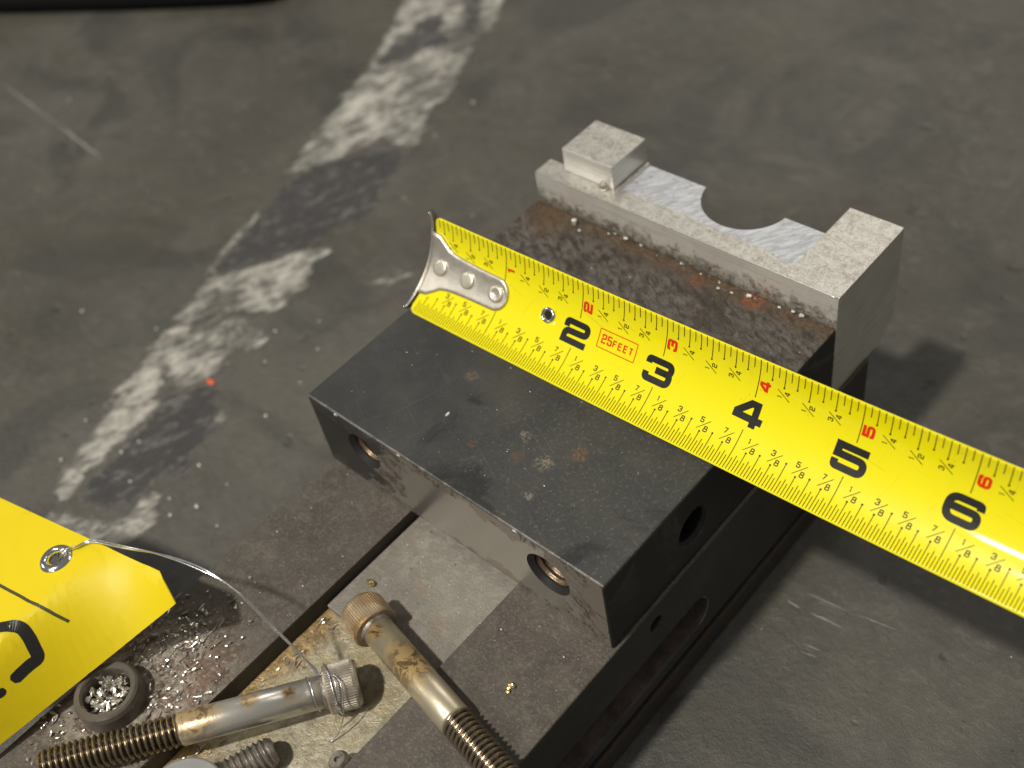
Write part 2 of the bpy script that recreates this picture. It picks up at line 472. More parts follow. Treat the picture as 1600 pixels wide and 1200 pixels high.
def mat_bolt(name='oiled_bolt_steel', oil=0.5, seed=0.0, base=(0.52, 0.50, 0.45), rough=0.32, metal=0.8, spots=()):
    t = NT(name)
    v = t.scaled(t.pos(), (1, 1, 1), loc=(seed, seed * 0.7, 0))
    n1 = t.noise(2.2, 5, 0.62, 0.8, vec=v)
    n2 = t.noise(8, 7, 0.72, 0.9, vec=v)
    n3 = t.noise(40, 3, 0.6, vec=v)
    col = t.mix(n1, base, tuple(c * 0.80 for c in base))
    m_ = t.math('ADD', n1, t.math('MULTIPLY', t.math('SUBTRACT', n2, 0.5), 0.6))
    o1 = t.step(m_, 0.66 - 0.22 * oil, 0.95 - 0.22 * oil)
    for c, r in spots:
        o1 = t.math('MAXIMUM', o1, t.spot(c, r, n2, 0.9))
    col = t.mix(t.math('MULTIPLY', o1, 0.75), col, (0.34, 0.215, 0.055))
    if name.endswith('thread'):
        gr = t.step(t.math('ADD', t.attr('root'), t.math('MULTIPLY', t.math('SUBTRACT', n2, 0.5), 1.2)), 0.35, 0.85)
        col = t.mix(t.math('MULTIPLY', gr, 0.9), col, (0.030, 0.020, 0.010))
    o2 = t.step(n2, 0.47, 0.58)
    col = t.mix(t.math('MULTIPLY', t.math('MULTIPLY', o2, o1), 0.9), col, (0.080, 0.040, 0.012))
    t.bsdf(col, t.mixf(o1, rough, rough + 0.06), t.mixf(o1, metal, metal * 0.6), t.bump(t.math('ADD', n2, t.math('MULTIPLY', n3, 0.3)), 0.25, 0.007), spec=0.6)
    return t.mat


def mat_brown_head():
    t = NT('rust_brown_bolt_head')
    n1 = t.noise(4, 5, 0.65, 0.5)
    n2 = t.noise(22, 4, 0.65)
    col = t.mix(t.step(n1, 0.35, 0.65), (0.30, 0.195, 0.090), (0.42, 0.34, 0.235))
    col = t.mix(t.math('MULTIPLY', t.step(n2, 0.55, 0.72), 0.6), col, (0.085, 0.050, 0.024))
    t.bsdf(col, t.mixf(n1, 0.3, 0.5), 0.65, t.bump(n2, 0.4, 0.01))
    return t.mat


def mat_dark_steel():
    t = NT('dark_grimy_steel')
    n1 = t.noise(5, 5, 0.65, 0.5)
    n2 = t.noise(20, 4, 0.7)
    col = t.mix(t.step(n1, 0.35, 0.68), (0.10, 0.088, 0.072), (0.25, 0.225, 0.185))
    col = t.mix(t.math('MULTIPLY', t.step(n2, 0.55, 0.7), 0.6), col, (0.035, 0.027, 0.02))
    t.bsdf(col, t.mixf(n2, 0.25, 0.55), 0.5, t.bump(n2, 0.5, 0.016))
    return t.mat


def mat_simple(name, color, rough, metal=0.0, nscale=12.0, var=0.25, bump=0.2, coat=0.0, spec=0.5):
    t = NT(name)
    n1 = t.noise(nscale, 5, 0.62)
    col = t.mix(n1, tuple(c * (1 - var) for c in color), tuple(min(1, c * (1 + var)) for c in color))
    t.bsdf(col, t.mixf(n1, max(0.03, rough - 0.06), rough + 0.08), metal, t.bump(n1, bump, 0.01), spec=spec, coat=coat)
    return t.mat


def mat_tape():
    t = NT('yellow_tape_enamel')
    n1 = t.noise(2.0, 4, 0.6)
    n2 = t.noise(26, 4, 0.6)
    n3 = t.noise(2.4, 3, 0.5)
    col = t.mix(n1, (0.665, 0.592, 0.003), (0.69, 0.622, 0.005))
    sm = t.math('MULTIPLY', t.step(n2, 0.62, 0.70), t.step(n3, 0.60, 0.68))
    col = t.mix(t.math('MULTIPLY', sm, 0.5), col, (0.28, 0.21, 0.03))
    sc_ = t.math('MAXIMUM', hairlines(t, 0.1, 1.6, 0.69, 0.72, 45), hairlines(t, -1.1, 1.9, 0.70, 0.73, 45))
    col = t.mix(t.math('MULTIPLY', sc_, 0.22), col, (0.33, 0.27, 0.03))
    gr = t.step(t.noise(1.1, 5, 0.65, 0.8), 0.55, 0.72)
    col = t.mix(t.math('MULTIPLY', gr, 0.10), col, (0.40, 0.31, 0.03))
    t.bsdf(col, t.mixf(n1, 0.32, 0.38), 0.0, t.bump(n1, 0.05, 0.01), spec=0.12, coat=1.0, coat_rough=t.mixf(gr, 0.05, 0.12))
    return t.mat


def mat_tag():
    t = NT('yellow_card_tag')
    n1 = t.noise(1.2, 4, 0.6)
    n2 = t.noise(50, 3, 0.6)
    col = t.mix(n1, (0.575, 0.445, 0.003), (0.63, 0.495, 0.004))
    sm = t.step(t.noise(2.3, 6, 0.68, 0.9), 0.56, 0.74)
    col = t.mix(t.math('MULTIPLY', sm, 0.16), col, (0.33, 0.25, 0.02))
    t.bsdf(col, 0.5, 0.0, t.bump(t.math('ADD', n1, t.math('MULTIPLY', n2, 0.03)), 0.25, 0.03), spec=0.35)
    return t.mat


M = dict(
    floor=mat_floor(), stripe=mat_stripe(), block=mat_block(), face=mat_ground_face(), rail=mat_rail(),
    groove=mat_groove(), insert=mat_insert(), oily=mat_oily(), alu=mat_alu(), scraped=mat_alu_scraped(),
    bolt_a=mat_bolt('oily_bolt_shank', 0.45, 3.0, (0.55, 0.485, 0.35), 0.36, 0.72, (((2.62, -1.28, -0.78), 0.40), ((2.12, -1.28, -.80), .14))), bolt_b=mat_bolt('bright_bolt_shank', 0.20, 8.0, (0.62, 0.595, 0.535), 0.28, 0.76, (((1.38, -2.92, -0.78), 0.36), ((1.66, -2.48, -.84), .13), ((1.90, -2.2, -.86), .10))),
    thread=mat_bolt('oily_bolt_thread', 0.35, 5.0, (0.34, 0.28, 0.20), 0.27, 0.88), head_a=mat_brown_head(),
    head_b=mat_simple('worn_bolt_head', (0.40, 0.36, 0.29), 0.36, 0.75, 9, 0.4, 0.3),
    dark=mat_dark_steel(), hole=mat_simple('oily_thread_steel', (0.21, 0.155, 0.105), 0.34, 0.75, 18, 0.75, 0.6),
    tape=mat_tape(), black=mat_simple('black_tape_ink', (0.014, 0.014, 0.012), 0.45, 0, 30, 0.5, 0.15, 0.0, 0.2),
    tick=mat_simple('thin_black_ink', (0.040, 0.032, 0.003), 0.5, 0, 30, 0.2, 0.05, 0.0, 0.15),
    red=mat_simple('red_tape_ink', (0.56, 0.024, 0.005), 0.45, 0, 20, 0.15, 0.05, 0.0, 0.2),
    hook=mat_simple('nickel_hook', (0.56, 0.525, 0.46), 0.38, 0.85, 11, 0.22, 0.45),
    rivet=mat_simple('pale_rivet', (0.66, 0.61, 0.50), 0.33, 0.75, 16, 0.2, 0.3),
    chrome=mat_simple('bright_nickel', (0.72, 0.72, 0.71), 0.13, 1.0, 10, 0.06, 0.05),
    tag=mat_tag(), marker=mat_simple('black_marker', (0.014, 0.014, 0.012), 0.35, 0, 25, 0.4, 0.1),
    print_line=mat_simple('printed_line', (0.05, 0.048, 0.012), 0.5),
    wire=mat_simple('galvanised_wire', (0.70, 0.71, 0.74), 0.2, 0.95, 14, 0.15, 0.2),
    chip=mat_simple('bright_shaving', (0.60, 0.57, 0.50), 0.28, 0.85, 20, 0.35, 0.3),
    brass=mat_simple('brass_chip', (0.66, 0.52, 0.24), 0.25, 0.9, 25, 0.4, 0.5),
    grit=mat_simple('pale_grit', (0.50, 0.48, 0.42), 0.45, 0.2, 30, 0.3, 0.3),
    orange=mat_simple('orange_plastic', (0.62, 0.10, 0.02), 0.5, 0, 20, 0.15, 0.2),
    rubber=mat_simple('black_rubber', (0.005, 0.005, 0.005), 0.85, 0, 10, 0.3, 0.4, 0.0, 0.08),
    ring=mat_simple('grimy_screw_ring', (0.115, 0.100, 0.080), 0.42, 0.35, 9, 0.4, 0.5),
    scratch=mat_simple('scratched_concrete', (0.20, 0.195, 0.175), 0.6, 0, 14, 0.3, 0.2),
    grey=mat_simple('matt_grey_steel', (0.24, 0.24, 0.235), 0.45, 0.3, 8, 0.12, 0.25),
)


# ------------------------------------------------------------------ object helpers
def put(o, parent, origin):
    COL.objects.link(o)
    if parent is not None:
        o.parent = parent
        o.location = V(*origin) - parent['_base'] if False else V(*origin) - Vector(ORG[parent.name])
    else:
        o.location = V(*origin)
    ORG[o.name] = V(*origin)


ORG = {}


def from_mesh(name, me, mat, parent=None, origin=(0, 0, 0), smooth=False):
    """me carries coordinates in inches (world); they are re-based on origin and scaled to metres"""
    n = len(me.vertices)
    co = np.empty(n * 3)
    me.vertices.foreach_get('co', co)
    co = (co.reshape(-1, 3) - np.array(origin)) * IN
    me.vertices.foreach_set('co', co.ravel())
    for mm in (mat if isinstance(mat, (list, tuple)) else [mat]):
        me.materials.append(mm)
    if smooth:
        me.polygons.foreach_set('use_smooth', [True] * len(me.polygons))
    me.update()
    o = bpy.data.objects.new(name, me)
    put(o, parent, origin)
    return o


def obj(name, vs_, fs, mat, parent=None, origin=None, smooth=False):
    me = bpy.data.meshes.new(name)
    me.from_pydata([tuple(map(float, v)) for v in vs_], [], fs)
    me.validate()
    if origin is None:
        a = np.array(vs_)
        origin = tuple((a.min(0)[:2] + a.max(0)[:2]) / 2) + (float(a.min(0)[2]),)
    return from_mesh(name, me, mat, parent, origin, smooth)


def from_bm(name, bm, mat, parent=None, origin=None, smooth=False):
    me = bpy.data.meshes.new(name)
    bm.normal_update()
    bm.to_mesh(me)
    bm.free()
    if origin is None:
        a = np.array([v.co for v in me.vertices])
        origin = tuple((a.min(0)[:2] + a.max(0)[:2]) / 2) + (float(a.min(0)[2]),)
    return from_mesh(name, me, mat, parent, origin, smooth)


def thing(name, loc, label, cat, group=None):
    o = bpy.data.objects.new(name, None)
    o.empty_display_size = 0.01
    put(o, None, loc)
    return tag(o, label, cat, group)


def tag(o, label=None, cat=None, group=None, kind=None):
    if label:
        o['label'] = label
    if cat:
        o['category'] = cat
    if group:
        o['group'] = group
    if kind:
        o['kind'] = kind
    return o


def box_bm(x0, x1, y0, y1, z0, z1, bev=0.0, seg=2):
    bm = bmesh.new()
    v = [bm.verts.new(p) for p in ((x0, y0, z0), (x1, y0, z0), (x1, y1, z0), (x0, y1, z0), (x0, y0, z1), (x1, y0, z1), (x1, y1, z1), (x0, y1, z1))]
    for f in ((0, 3, 2, 1), (4, 5, 6, 7), (0, 1, 5, 4), (1, 2, 6, 5), (2, 3, 7, 6), (3, 0, 4, 7)):
        bm.faces.new([v[i] for i in f])
    if bev:
        bmesh.ops.bevel(bm, geom=list(bm.edges), offset=bev, segments=seg, affect='EDGES', profile=0.5)
    return bm


def prism_bm(pts, z0, z1, bev=0.0, seg=2, vertical=True):
    bm = bmesh.new()
    b = [bm.verts.new((x, y, z0)) for x, y in pts]
    t = [bm.verts.new((x, y, z1)) for x, y in pts]
    n = len(pts)
    bm.faces.new(list(reversed(b)))
    bm.faces.new(t)
    for i in range(n):
        bm.faces.new((b[i], b[(i + 1) % n], t[(i + 1) % n], t[i]))
    bmesh.ops.recalc_face_normals(bm, faces=bm.faces)
    if bev:
        es = [e for e in bm.edges if len(e.link_faces) == 2 and (e.calc_face_angle() or 0) > 0.5]
        bmesh.ops.bevel(bm, geom=es, offset=bev, segments=seg, affect='EDGES', profile=0.5)
    return bm


def frame(d):
    d = Vector(d).normalized()
    a = Vector((0, 0, 1)) if abs(d.z) < 0.9 else Vector((1, 0, 0))
    x = d.cross(a).normalized()
    y = d.cross(x)
    return d, x, y


def lathe(start, d, prof, nseg=48, cap0=True, cap1=True, rad=None):
    """prof: list of (axial, radius); rad(i, theta, r, t) may reshape the radius"""
    d, x, y = frame(d)
    S = Vector(start)
    vs_, fs = [], []
    for i, (t, r) in enumerate(prof):
        for k in range(nseg):
            th = 2 * math.pi * k / nseg
            rr = rad(i, th, r, t) if rad else r
            vs_.append(S + d * t + x * (rr * math.cos(th)) + y * (rr * math.sin(th)))
    for i in range(len(prof) - 1):
        for k in range(nseg):
            a, b = i * nseg + k, i * nseg + (k + 1) % nseg
            fs.append((a, a + nseg, b + nseg, b))
    if cap0:
        fs.append(tuple(range(nseg)))
    if cap1:
        o = (len(prof) - 1) * nseg
        fs.append(tuple(reversed(range(o, o + nseg))))
    return vs_, fs


def thread_surface(start, d, length, r, pitch, depth, nseg=36, per=6, end_chamfer=True, inward=False):
    prof = []
    n = int(length / pitch * per)
    for i in range(n + 1):
        prof.append((length * i / n, r))

    def rad(i, th, rr, t):
        ph = (t / pitch - th / (2 * math.pi)) % 1.0
        tri = abs(ph - 0.5) * 2
        tri = min(1.0, max(0.0, (tri - 0.1) / 0.8))
        q = rr - depth * tri
        if end_chamfer and t > length - pitch * 1.2:
            q = min(q, rr - (t - (length - pitch * 1.2)) * 0.7)
        return q
    return lathe(start, d, prof, nseg, True, True, rad)


def thread_root(length, pitch, nseg=40, per=8):
    n = int(length / pitch * per)
    return [min(1.0, max(0.0, (abs((((length * i / n) / pitch - k / nseg) % 1.0) - .5) * 2 - .1) / .8)) for i in range(n + 1) for k in range(nseg)]


def boolean(o, cutters, op='DIFFERENCE'):
    """cutters: bmeshes in world inches"""
    tmp = []
    for i, bm in enumerate(cutters):
        me = bpy.data.meshes.new('cut')
        bmesh.ops.recalc_face_normals(bm, faces=bm.faces)
        for v in bm.verts:
            v.co = V(*v.co)
        bm.to_mesh(me)
        bm.free()
        c = bpy.data.objects.new('cut', me)
        COL.objects.link(c)
        tmp.append(c)
        md = o.modifiers.new('b%d' % i, 'BOOLEAN')
        md.operation = op
        md.solver = 'EXACT'
        md.object = c
    bpy.context.view_layer.update()
    dg = bpy.context.evaluated_depsgraph_get()
    me = bpy.data.meshes.new_from_object(o.evaluated_get(dg))
    o.modifiers.clear()
    o.data = me
    for c in tmp:
        bpy.data.objects.remove(c, do_unlink=True)
    return o


def lathe_bm(*a, **k):
    vs_, fs = lathe(*a, **k)
    bm = bmesh.new()
    vv = [bm.verts.new(v) for v in vs_]
    for f in fs:
        bm.faces.new([vv[i] for i in f])
    return bm


def tube(path, r, nseg=10, close_ends=True):
    P = [Vector(p) for p in path]
    vs_, fs = [], []
    nrm = None
    for i, p in enumerate(P):
        d = (P[min(i + 1, len(P) - 1)] - P[max(i - 1, 0)]).normalized()
        if nrm is None:
            nrm = frame(d)[1]
        nrm = (nrm - d * nrm.dot(d)).normalized()
        b = d.cross(nrm)
        for k in range(nseg):
            th = 2 * math.pi * k / nseg
            vs_.append(p + nrm * (r * math.cos(th)) + b * (r * math.sin(th)))
    for i in range(len(P) - 1):
        for k in range(nseg):
            a, b2 = i * nseg + k, i * nseg + (k + 1) % nseg
            fs.append((a, b2, b2 + nseg, a + nseg))
    fs.append(tuple(reversed(range(nseg))))
    o = (len(P) - 1) * nseg
    fs.append(tuple(range(o, o + nseg)))
    return vs_, fs


def spline(pts, n=10):
    P = [Vector(p) for p in pts]
    out = []
    for i in range(len(P) - 1):
        p0, p1, p2, p3 = P[max(i - 1, 0)], P[i], P[i + 1], P[min(i + 2, len(P) - 1)]
        for k in range(n):
            t = k / n
            out.append(0.5 * ((2 * p1) + (p2 - p0) * t + (2 * p0 - 5 * p1 + 4 * p2 - p3) * t * t + (3 * p1 - p0 - 3 * p2 + p3) * t ** 3))
    out.append(P[-1])
    return out


# ------------------------------------------------------------------ floor
bm = bmesh.new()
S = 110
vv = [bm.verts.new(p) for p in ((-S, -S, FLOOR), (S, -S, FLOOR), (S, S, FLOOR), (-S, S, FLOOR))]
bm.faces.new(vv)
floor = tag(from_bm('floor', bm, M['floor'], None, (0, 0, FLOOR)), kind='structure')

POLY = {
 'w1': [(-9.79,10.28),(-7.79,11.26),(-7.12,9.99),(-6.95,9.31),(-6.24,7.77),(-6.06,7.09),(-5.65,6.35),(-5.83,6.14),(-6.37,6.26),(-6.5,5.75),(-6.63,5.25),(-6.9,4.74),(-7.13,4.69),(-7.36,5.25),(-7.57,5.79),(-7.74,6.25),(-7.94,6.84),(-8.38,7.93),(-8.78,8.74)],
 'w1x': [(-9.79,10.28),(-7.79,11.26),(-10.0,16.0),(-12.6,16.0)],
 'w2': [(-6.75,3.74),(-6.55,3.74),(-6.4,3.17),(-6.3,2.68),(-6.08,2.18),(-6.23,2.17),(-6.44,2.66),(-6.63,3.29)],
 'w3': [(-5.76,1.16),(-5.9,1.46),(-6.03,2.07),(-5.88,2.34),(-5.54,2.88),(-5.28,3.34),(-4.95,3.68),(-4.85,3.56),(-4.92,3.3),(-4.73,3.07),(-4.68,2.93),(-4.58,2.73),(-4.59,2.47),(-4.44,2.32),(-4.65,2.13),(-4.89,1.95),(-5.27,1.73),(-5.55,1.32)],
 'w4': [(-5.68,0.94),(-5.57,1.21),(-5.3,1.35),(-5.25,1.46),(-4.89,1.81),(-4.74,1.85),(-4.58,1.82),(-4.32,1.8),(-4.1,1.62),(-4.21,1.39),(-4.44,1.35),(-4.48,1.21),(-4.3,0.97),(-4.27,0.77),(-4.37,0.55),(-4.51,0.3),(-4.7,0.14),(-4.73,-0.07),(-4.5,-0.06),(-4.48,-0.41),(-4.42,-0.8),(-4.44,-0.95),(-4.31,-1.14),(-4.36,-1.38),(-4.28,-1.59),(-4.2,-1.8),(-4.13,-1.95),(-4.33,-1.89),(-4.59,-1.68),(-4.77,-1.32),(-4.85,-0.95),(-5.04,-0.65),(-5.18,-0.45),(-5.34,-0.1),(-5.46,0.28),(-5.64,0.64)],
 'w5': [(-4.19,-2.12),(-3.99,-2.04),(-3.52,-1.83),(-3.29,-1.73),(-3.19,-1.53),(-3.23,-1.24),(-3.15,-1.09),(-3.03,-1.1),(-3.02,-1.29),(-2.9,-1.32),(-2.78,-1.61),(-2.84,-1.78),(-3.16,-2.07),(-3.71,-2.22),(-4.08,-2.24)],
 'w6': [(-3.77,3.42),(-3.51,3.93),(-3.34,3.91),(-3.52,3.53)],
 'w7': [(-3.76,0.37),(-3.5,0.37),(-3.42,0.15),(-3.47,-0.14),(-3.26,-0.41),(-3.17,-0.64),(-3.26,-0.74),(-3.39,-0.43),(-3.51,-0.17),(-3.52,0.13)],
 'd3': [(-6.2,2.1),(-5.45,3.0),(-5.15,3.75),(-4.95,4.6),(-5.2,5.15),(-5.65,6.3),(-6.4,5.8),(-6.95,4.75),(-6.75,3.75),(-6.4,2.7)],
 'd1': [(-8.59,9.37),(-8.43,9.85),(-7.77,9.26),(-7.22,9.05),(-7.58,8.98),(-7.74,8.52),(-7.75,8.27),(-7.96,7.78),(-8.22,7.69),(-8.52,8.49)],
 'd1b': [(-8.65,10.84),(-8.22,11.05),(-7.52,10.04),(-7.23,9.42),(-7.38,9.34),(-7.9,9.85)],
 'd1c': [(-8.17,7.47),(-8.08,7.89),(-7.77,7.84),(-7.85,7.5)],
 'd2': [(-6.55,4.88),(-6.43,5.69),(-6.02,5.92),(-5.83,6.14),(-5.23,5.17),(-4.94,4.67),(-5.11,4.47),(-5.13,4.27),(-5.19,3.68),(-5.44,3.06),(-5.63,2.68),(-6.0,2.18),(-6.29,2.53),(-6.51,3.33),(-6.6,3.76),(-6.24,4.17),(-5.49,4.82),(-5.55,5.17),(-6.15,4.82)],
 'd4': [(-4.17,0.75),(-4.16,0.69),(-3.68,0.43),(-3.49,0.34),(-3.42,0.11),(-3.39,-0.08),(-3.26,-0.41),(-3.19,-0.63),(-3.41,-0.85),(-3.35,-1.26),(-3.51,-1.63),(-3.81,-1.85),(-4.07,-1.84),(-4.23,-1.36),(-4.31,-0.93),(-4.39,-0.42),(-4.52,0.07),(-4.4,0.45)],
}


def signed_dist(px, py, poly):
    """positive inside"""
    P = np.array(poly)
    Q = np.roll(P, -1, 0)
    best = np.full(px.shape, 1e9)
    inside = np.zeros(px.shape, bool)
    for a, b in zip(P, Q):
        d = b - a
        tt = np.clip(((px - a[0]) * d[0] + (py - a[1]) * d[1]) / (d @ d), 0, 1)
        best = np.minimum(best, np.hypot(px - a[0] - tt * d[0], py - a[1] - tt * d[1]))
        c = (a[1] > py) != (b[1] > py)
        with np.errstate(divide='ignore', invalid='ignore'):
            xi = (b[0] - a[0]) * (py - a[1]) / (b[1] - a[1]) + a[0]
        inside ^= c & (px < xi)
    return np.where(inside, best, -best)


def stripe():
    st = 0.085
    xs = np.arange(-12.8, -2.3, st)
    ys = np.arange(-2.9, 16.0, st)
    X, Y = np.meshgrid(xs, ys, indexing='ij')
    dw = np.full(X.shape, -9.0)
    dd = np.full(X.shape, -9.0)
    for k, p in POLY.items():
        sd = signed_dist(X, Y, p)
        if k[0] == 'w':
            dw = np.maximum(dw, sd)
        else:
            dd = np.maximum(dd, sd)
    keep = np.maximum(dw, dd) > -0.32
    idx = np.full(X.shape, -1)
    idx[keep] = np.arange(keep.sum())
    vs_ = np.c_[X[keep], Y[keep], np.full(keep.sum(), FLOOR + 0.012)]
    fs = []
    for i in range(len(xs) - 1):
        for j in range(len(ys) - 1):
            f = (idx[i, j], idx[i + 1, j], idx[i + 1, j + 1], idx[i, j + 1])
            if min(f) >= 0:
                fs.append(tuple(int(q) for q in f))
    me = bpy.data.meshes.new('floor_stripe')
    me.from_pydata(vs_.tolist(), [], fs)
    for nm, arr in (('paint', dw[keep]), ('scuff', dd[keep])):
        a = me.attributes.new(nm, 'FLOAT', 'POINT')
        a.data.foreach_set('value', np.clip(arr, -1, 1).astype(np.float32))
    return tag(from_mesh('floor_stripe', me, M['stripe'], None, (-6, 4, FLOOR)), kind='structure')


stripe()

for (a, b, w) in (((4.41, 2.62), (4.85, 2.67), .016), ((4.94, 2.69), (5.4, 2.78), .012), ((4.27, 2.41), (4.44, 2.40), .02),
                  ((4.70, 2.05), (4.91, 2.09), .014), ((4.72, 1.95), (4.91, 2.0), .012), ((4.55, 2.42), (4.95, 2.47), .02),
                  ((-15.05, 3.43), (-12.4, 3.2), .03), ((-12.4, 3.2), (-10.62, 3.03), .045)):
    a, b = np.array(a), np.array(b)
    d = (b - a) / np.linalg.norm(b - a)
    n = np.array([-d[1], d[0]]) * w / 2
    N = 10
    L_, R_ = [], []
    for i in range(N + 1):
        tt = i / N
        ww = (0.15 + math.sin(math.pi * tt)) * (0.6 + 0.6 * random.random())
        c = a + (b - a) * tt + n * random.uniform(-.5, .5)
        L_.append((*(c + n * ww), FLOOR + .006))
        R_.append((*(c - n * ww), FLOOR + .006))
    obj('scratch', L_ + R_, [(i, i + 1, N + 2 + i, N + 1 + i) for i in range(N)], M['scratch'], floor)

# black rubber mat at the far edge of the floor
bm = prism_bm([(-30, -2.2), (-17.6, 4.95), (-14.8, 6.5), (-12.45, 7.9), (-12.0, 8.3), (-11.8, 8.8), (-12.0, 9.6), (-14, 13), (-26, 12), (-34, 3)], FLOOR + 0.004, FLOOR + 0.50, 0.22, 4)
tag(from_bm('rubber_mat', bm, M['rubber'], None), 'black rubber mat lying on the floor at the far top left corner', 'mat')

# ------------------------------------------------------------------ steel base with slot
W, D, H = 3.918, 3.70, 1.05
ZT = -1.05
base = thing('slotted_base', (1.97, -1, FLOOR), 'long dark steel base with brown stained rails and a central slot', 'machine base')
X1 = 3.95
body = from_bm('body', box_bm(0, X1, -7.5, 4.43, -2.45, ZT, 0.022), [M['rail'], M['groove']], base)


def capsule(y0, y1, zc, r, x0, x1):
    """slot cutter along y with a rounded end at y1"""
    pts = [(y0, zc - r)]
    for k in range(17):
        a = -math.pi / 2 + math.pi * k / 16
        pts.append((y1 + r * math.cos(a), zc + r * math.sin(a)))
    pts.append((y0, zc + r))
    bm = bmesh.new()
    A = [bm.verts.new((x0, y, z)) for y, z in pts]
    B = [bm.verts.new((x1, y, z)) for y, z in pts]
    n = len(pts)
    bm.faces.new(A)
    bm.faces.new(list(reversed(B)))
    for i in range(n):
        bm.faces.new((A[i], B[i], B[(i + 1) % n], A[(i + 1) % n]))
    return bm


boolean(body, [box_bm(1.23, 2.735, -8, 5, -1.40, 0, 0),
               lathe_bm((X1 + .10, -8, -2.02), (0, 1, 0), [(0, .28), (9.14, .28)] + [(9.14 + .28 * math.sin(a), .28 * math.cos(a)) for a in np.linspace(.1, 1.55, 12)], 40),
               lathe_bm((X1 - 0.4, 0.58, -1.34), (1, 0, 0), [(0, .095), (1, .095)], 28),
               lathe_bm((0.46, -3.28, -1.5), (0, 0, 1), [(0, .20), (1, .20)], 32)])
for p_ in body.data.polygons:                                         # rusty inside of the side groove
    c = p_.center + Vector(ORG[body.name])
    if c.x < (X1 - 0.03) * IN and c.x > (X1 - 0.24) * IN and -2.32 < c.z / IN + FLOOR < -1.7 and c.y > -7.4 * IN:
        p_.material_index = 1
# rounded lip of the side groove
lp = []
for k in range(25):
    a = -math.pi / 2 + math.pi * k / 24
    lp.append((X1 - 0.004, 1.14 + 0.262 * math.cos(a), -2.02 + 0.262 * math.sin(a)))
v_, f_ = tube(lp[3:-6], 0.010, 8)
obj('groove_lip', v_, f_, M['dark'], base, smooth=True)
from_bm('undercut', box_bm(0.10, X1 - 0.09, -7.4, 4.36, -2.68, -2.452, 0), M['groove'], base)
from_bm('foot', box_bm(0.02, X1 - 0.015, -7.5, 4.42, FLOOR + .004, -2.66, 0.03), M['rail'], base)
v_, f_ = tube([(X1 - .05, y, -2.475 + 0.012 * math.sin(y * 9) + .01 * math.sin(y * 23)) for y in np.linspace(-7.3, 4.3, 160)], 0.030, 8)
obj('rust_seam', v_, f_, M['groove'], base, smooth=True)
from_bm('slot_floor', box_bm(1.232, 2.733, -7.4, 4.40, -1.398, -1.285, 0), M['oily'], base)
from_bm('insert_plate', box_bm(1.250, 2.728, -1.27, 4.36, -1.283, -1.20, 0.012), M['insert'], base)
# seated screw in the left rail
ss = lathe((0.46, -3.28, -1.15), (0, 0, 1), [(0, .30), (.10, .325), (.26, .325), (.305, .31), (.325, .290), (.325, .250), (.305, .235), (.12, .23), (.12, .001)], 56, True, True)
sc_ = obj('socket_screw', *ss, M['ring'], base, (0.46, -3.28, -1.15))
sc_['label'] = 'grimy socket screw head packed with bright shavings'
# dark stud at the right slot wall
obj('stud', *lathe((2.66, -2.30, -1.285), (-.15, -.1, 1), [(0, .10), (.20, .10), (.235, .075), (.235, .03), (.20, .025)], 24), M['dark'], base, smooth=False)

# ------------------------------------------------------------------ dark block
blk = thing('steel_block', (W / 2, D / 2, -1.05), 'black oxide steel block with threaded holes, under the tape measure', 'steel block')
bb = from_bm('body', box_bm(0, W, 0, D - .004, -H + .004, 0, 0.020, 2), [M['block'], M['face'], M['hole']], blk)
HOLES = [(0.74, -0.41, .180), (3.23, -0.43, .205)]
cuts = []
for x, z, r in HOLES:
    cuts.append(lathe_bm((x, -0.05, z), (0, 1, 0), [(0, r + .085), (.05, r + .052), (.10, r), (1.0, r)], 40))
cuts.append(lathe_bm((W + .05, 1.27, -.56), (-1, 0, 0), [(0, .265), (.05, .225), (.09, .19), (.75, .19)], 40))
boolean(bb, cuts)
for p_ in bb.data.polygons:
    c = p_.center + Vector(ORG[bb.name])
    if p_.normal.y < -0.95 and c.y < 0.002 * IN:
        p_.material_index = 1
for x, z, r in HOLES:
    prof = []
    n = 72
    for i in range(n + 1):
        t_ = 0.06 + 0.80 * i / n
        prof.append((t_, r - .001 - .030 * (1 - abs(((t_ / .068) % 1) - .5) * 2)))
    v_, f_ = lathe((x, 0, z), (0, 1, 0), prof, 40, False, True)
    obj('threaded_hole', v_, [tuple(reversed(f)) for f in f_], M['hole'], blk, (x, 0, z), True)
v_, f_ = lathe((W + .001, 1.27, -.56), (-1, 0, 0), [(0, .232), (.004, .226), (.042, .192)], 40, False, False)
obj('hole_chamfer', v_, f_, M['dark'], blk, (W, 1.27, -.56), True)
# worn burrs on the front top edge
for (x, r) in ((0.46, .035), (1.38, .022), (2.9, .02)):
    v_, f_ = lathe((x - .03, -0.004, -.012), (1, 0, 0), [(0, .004), (.02, r * .6), (.045, r * .5), (.06, .003)], 10)
    obj('edge_burr', v_, f_, M['chip'], blk)

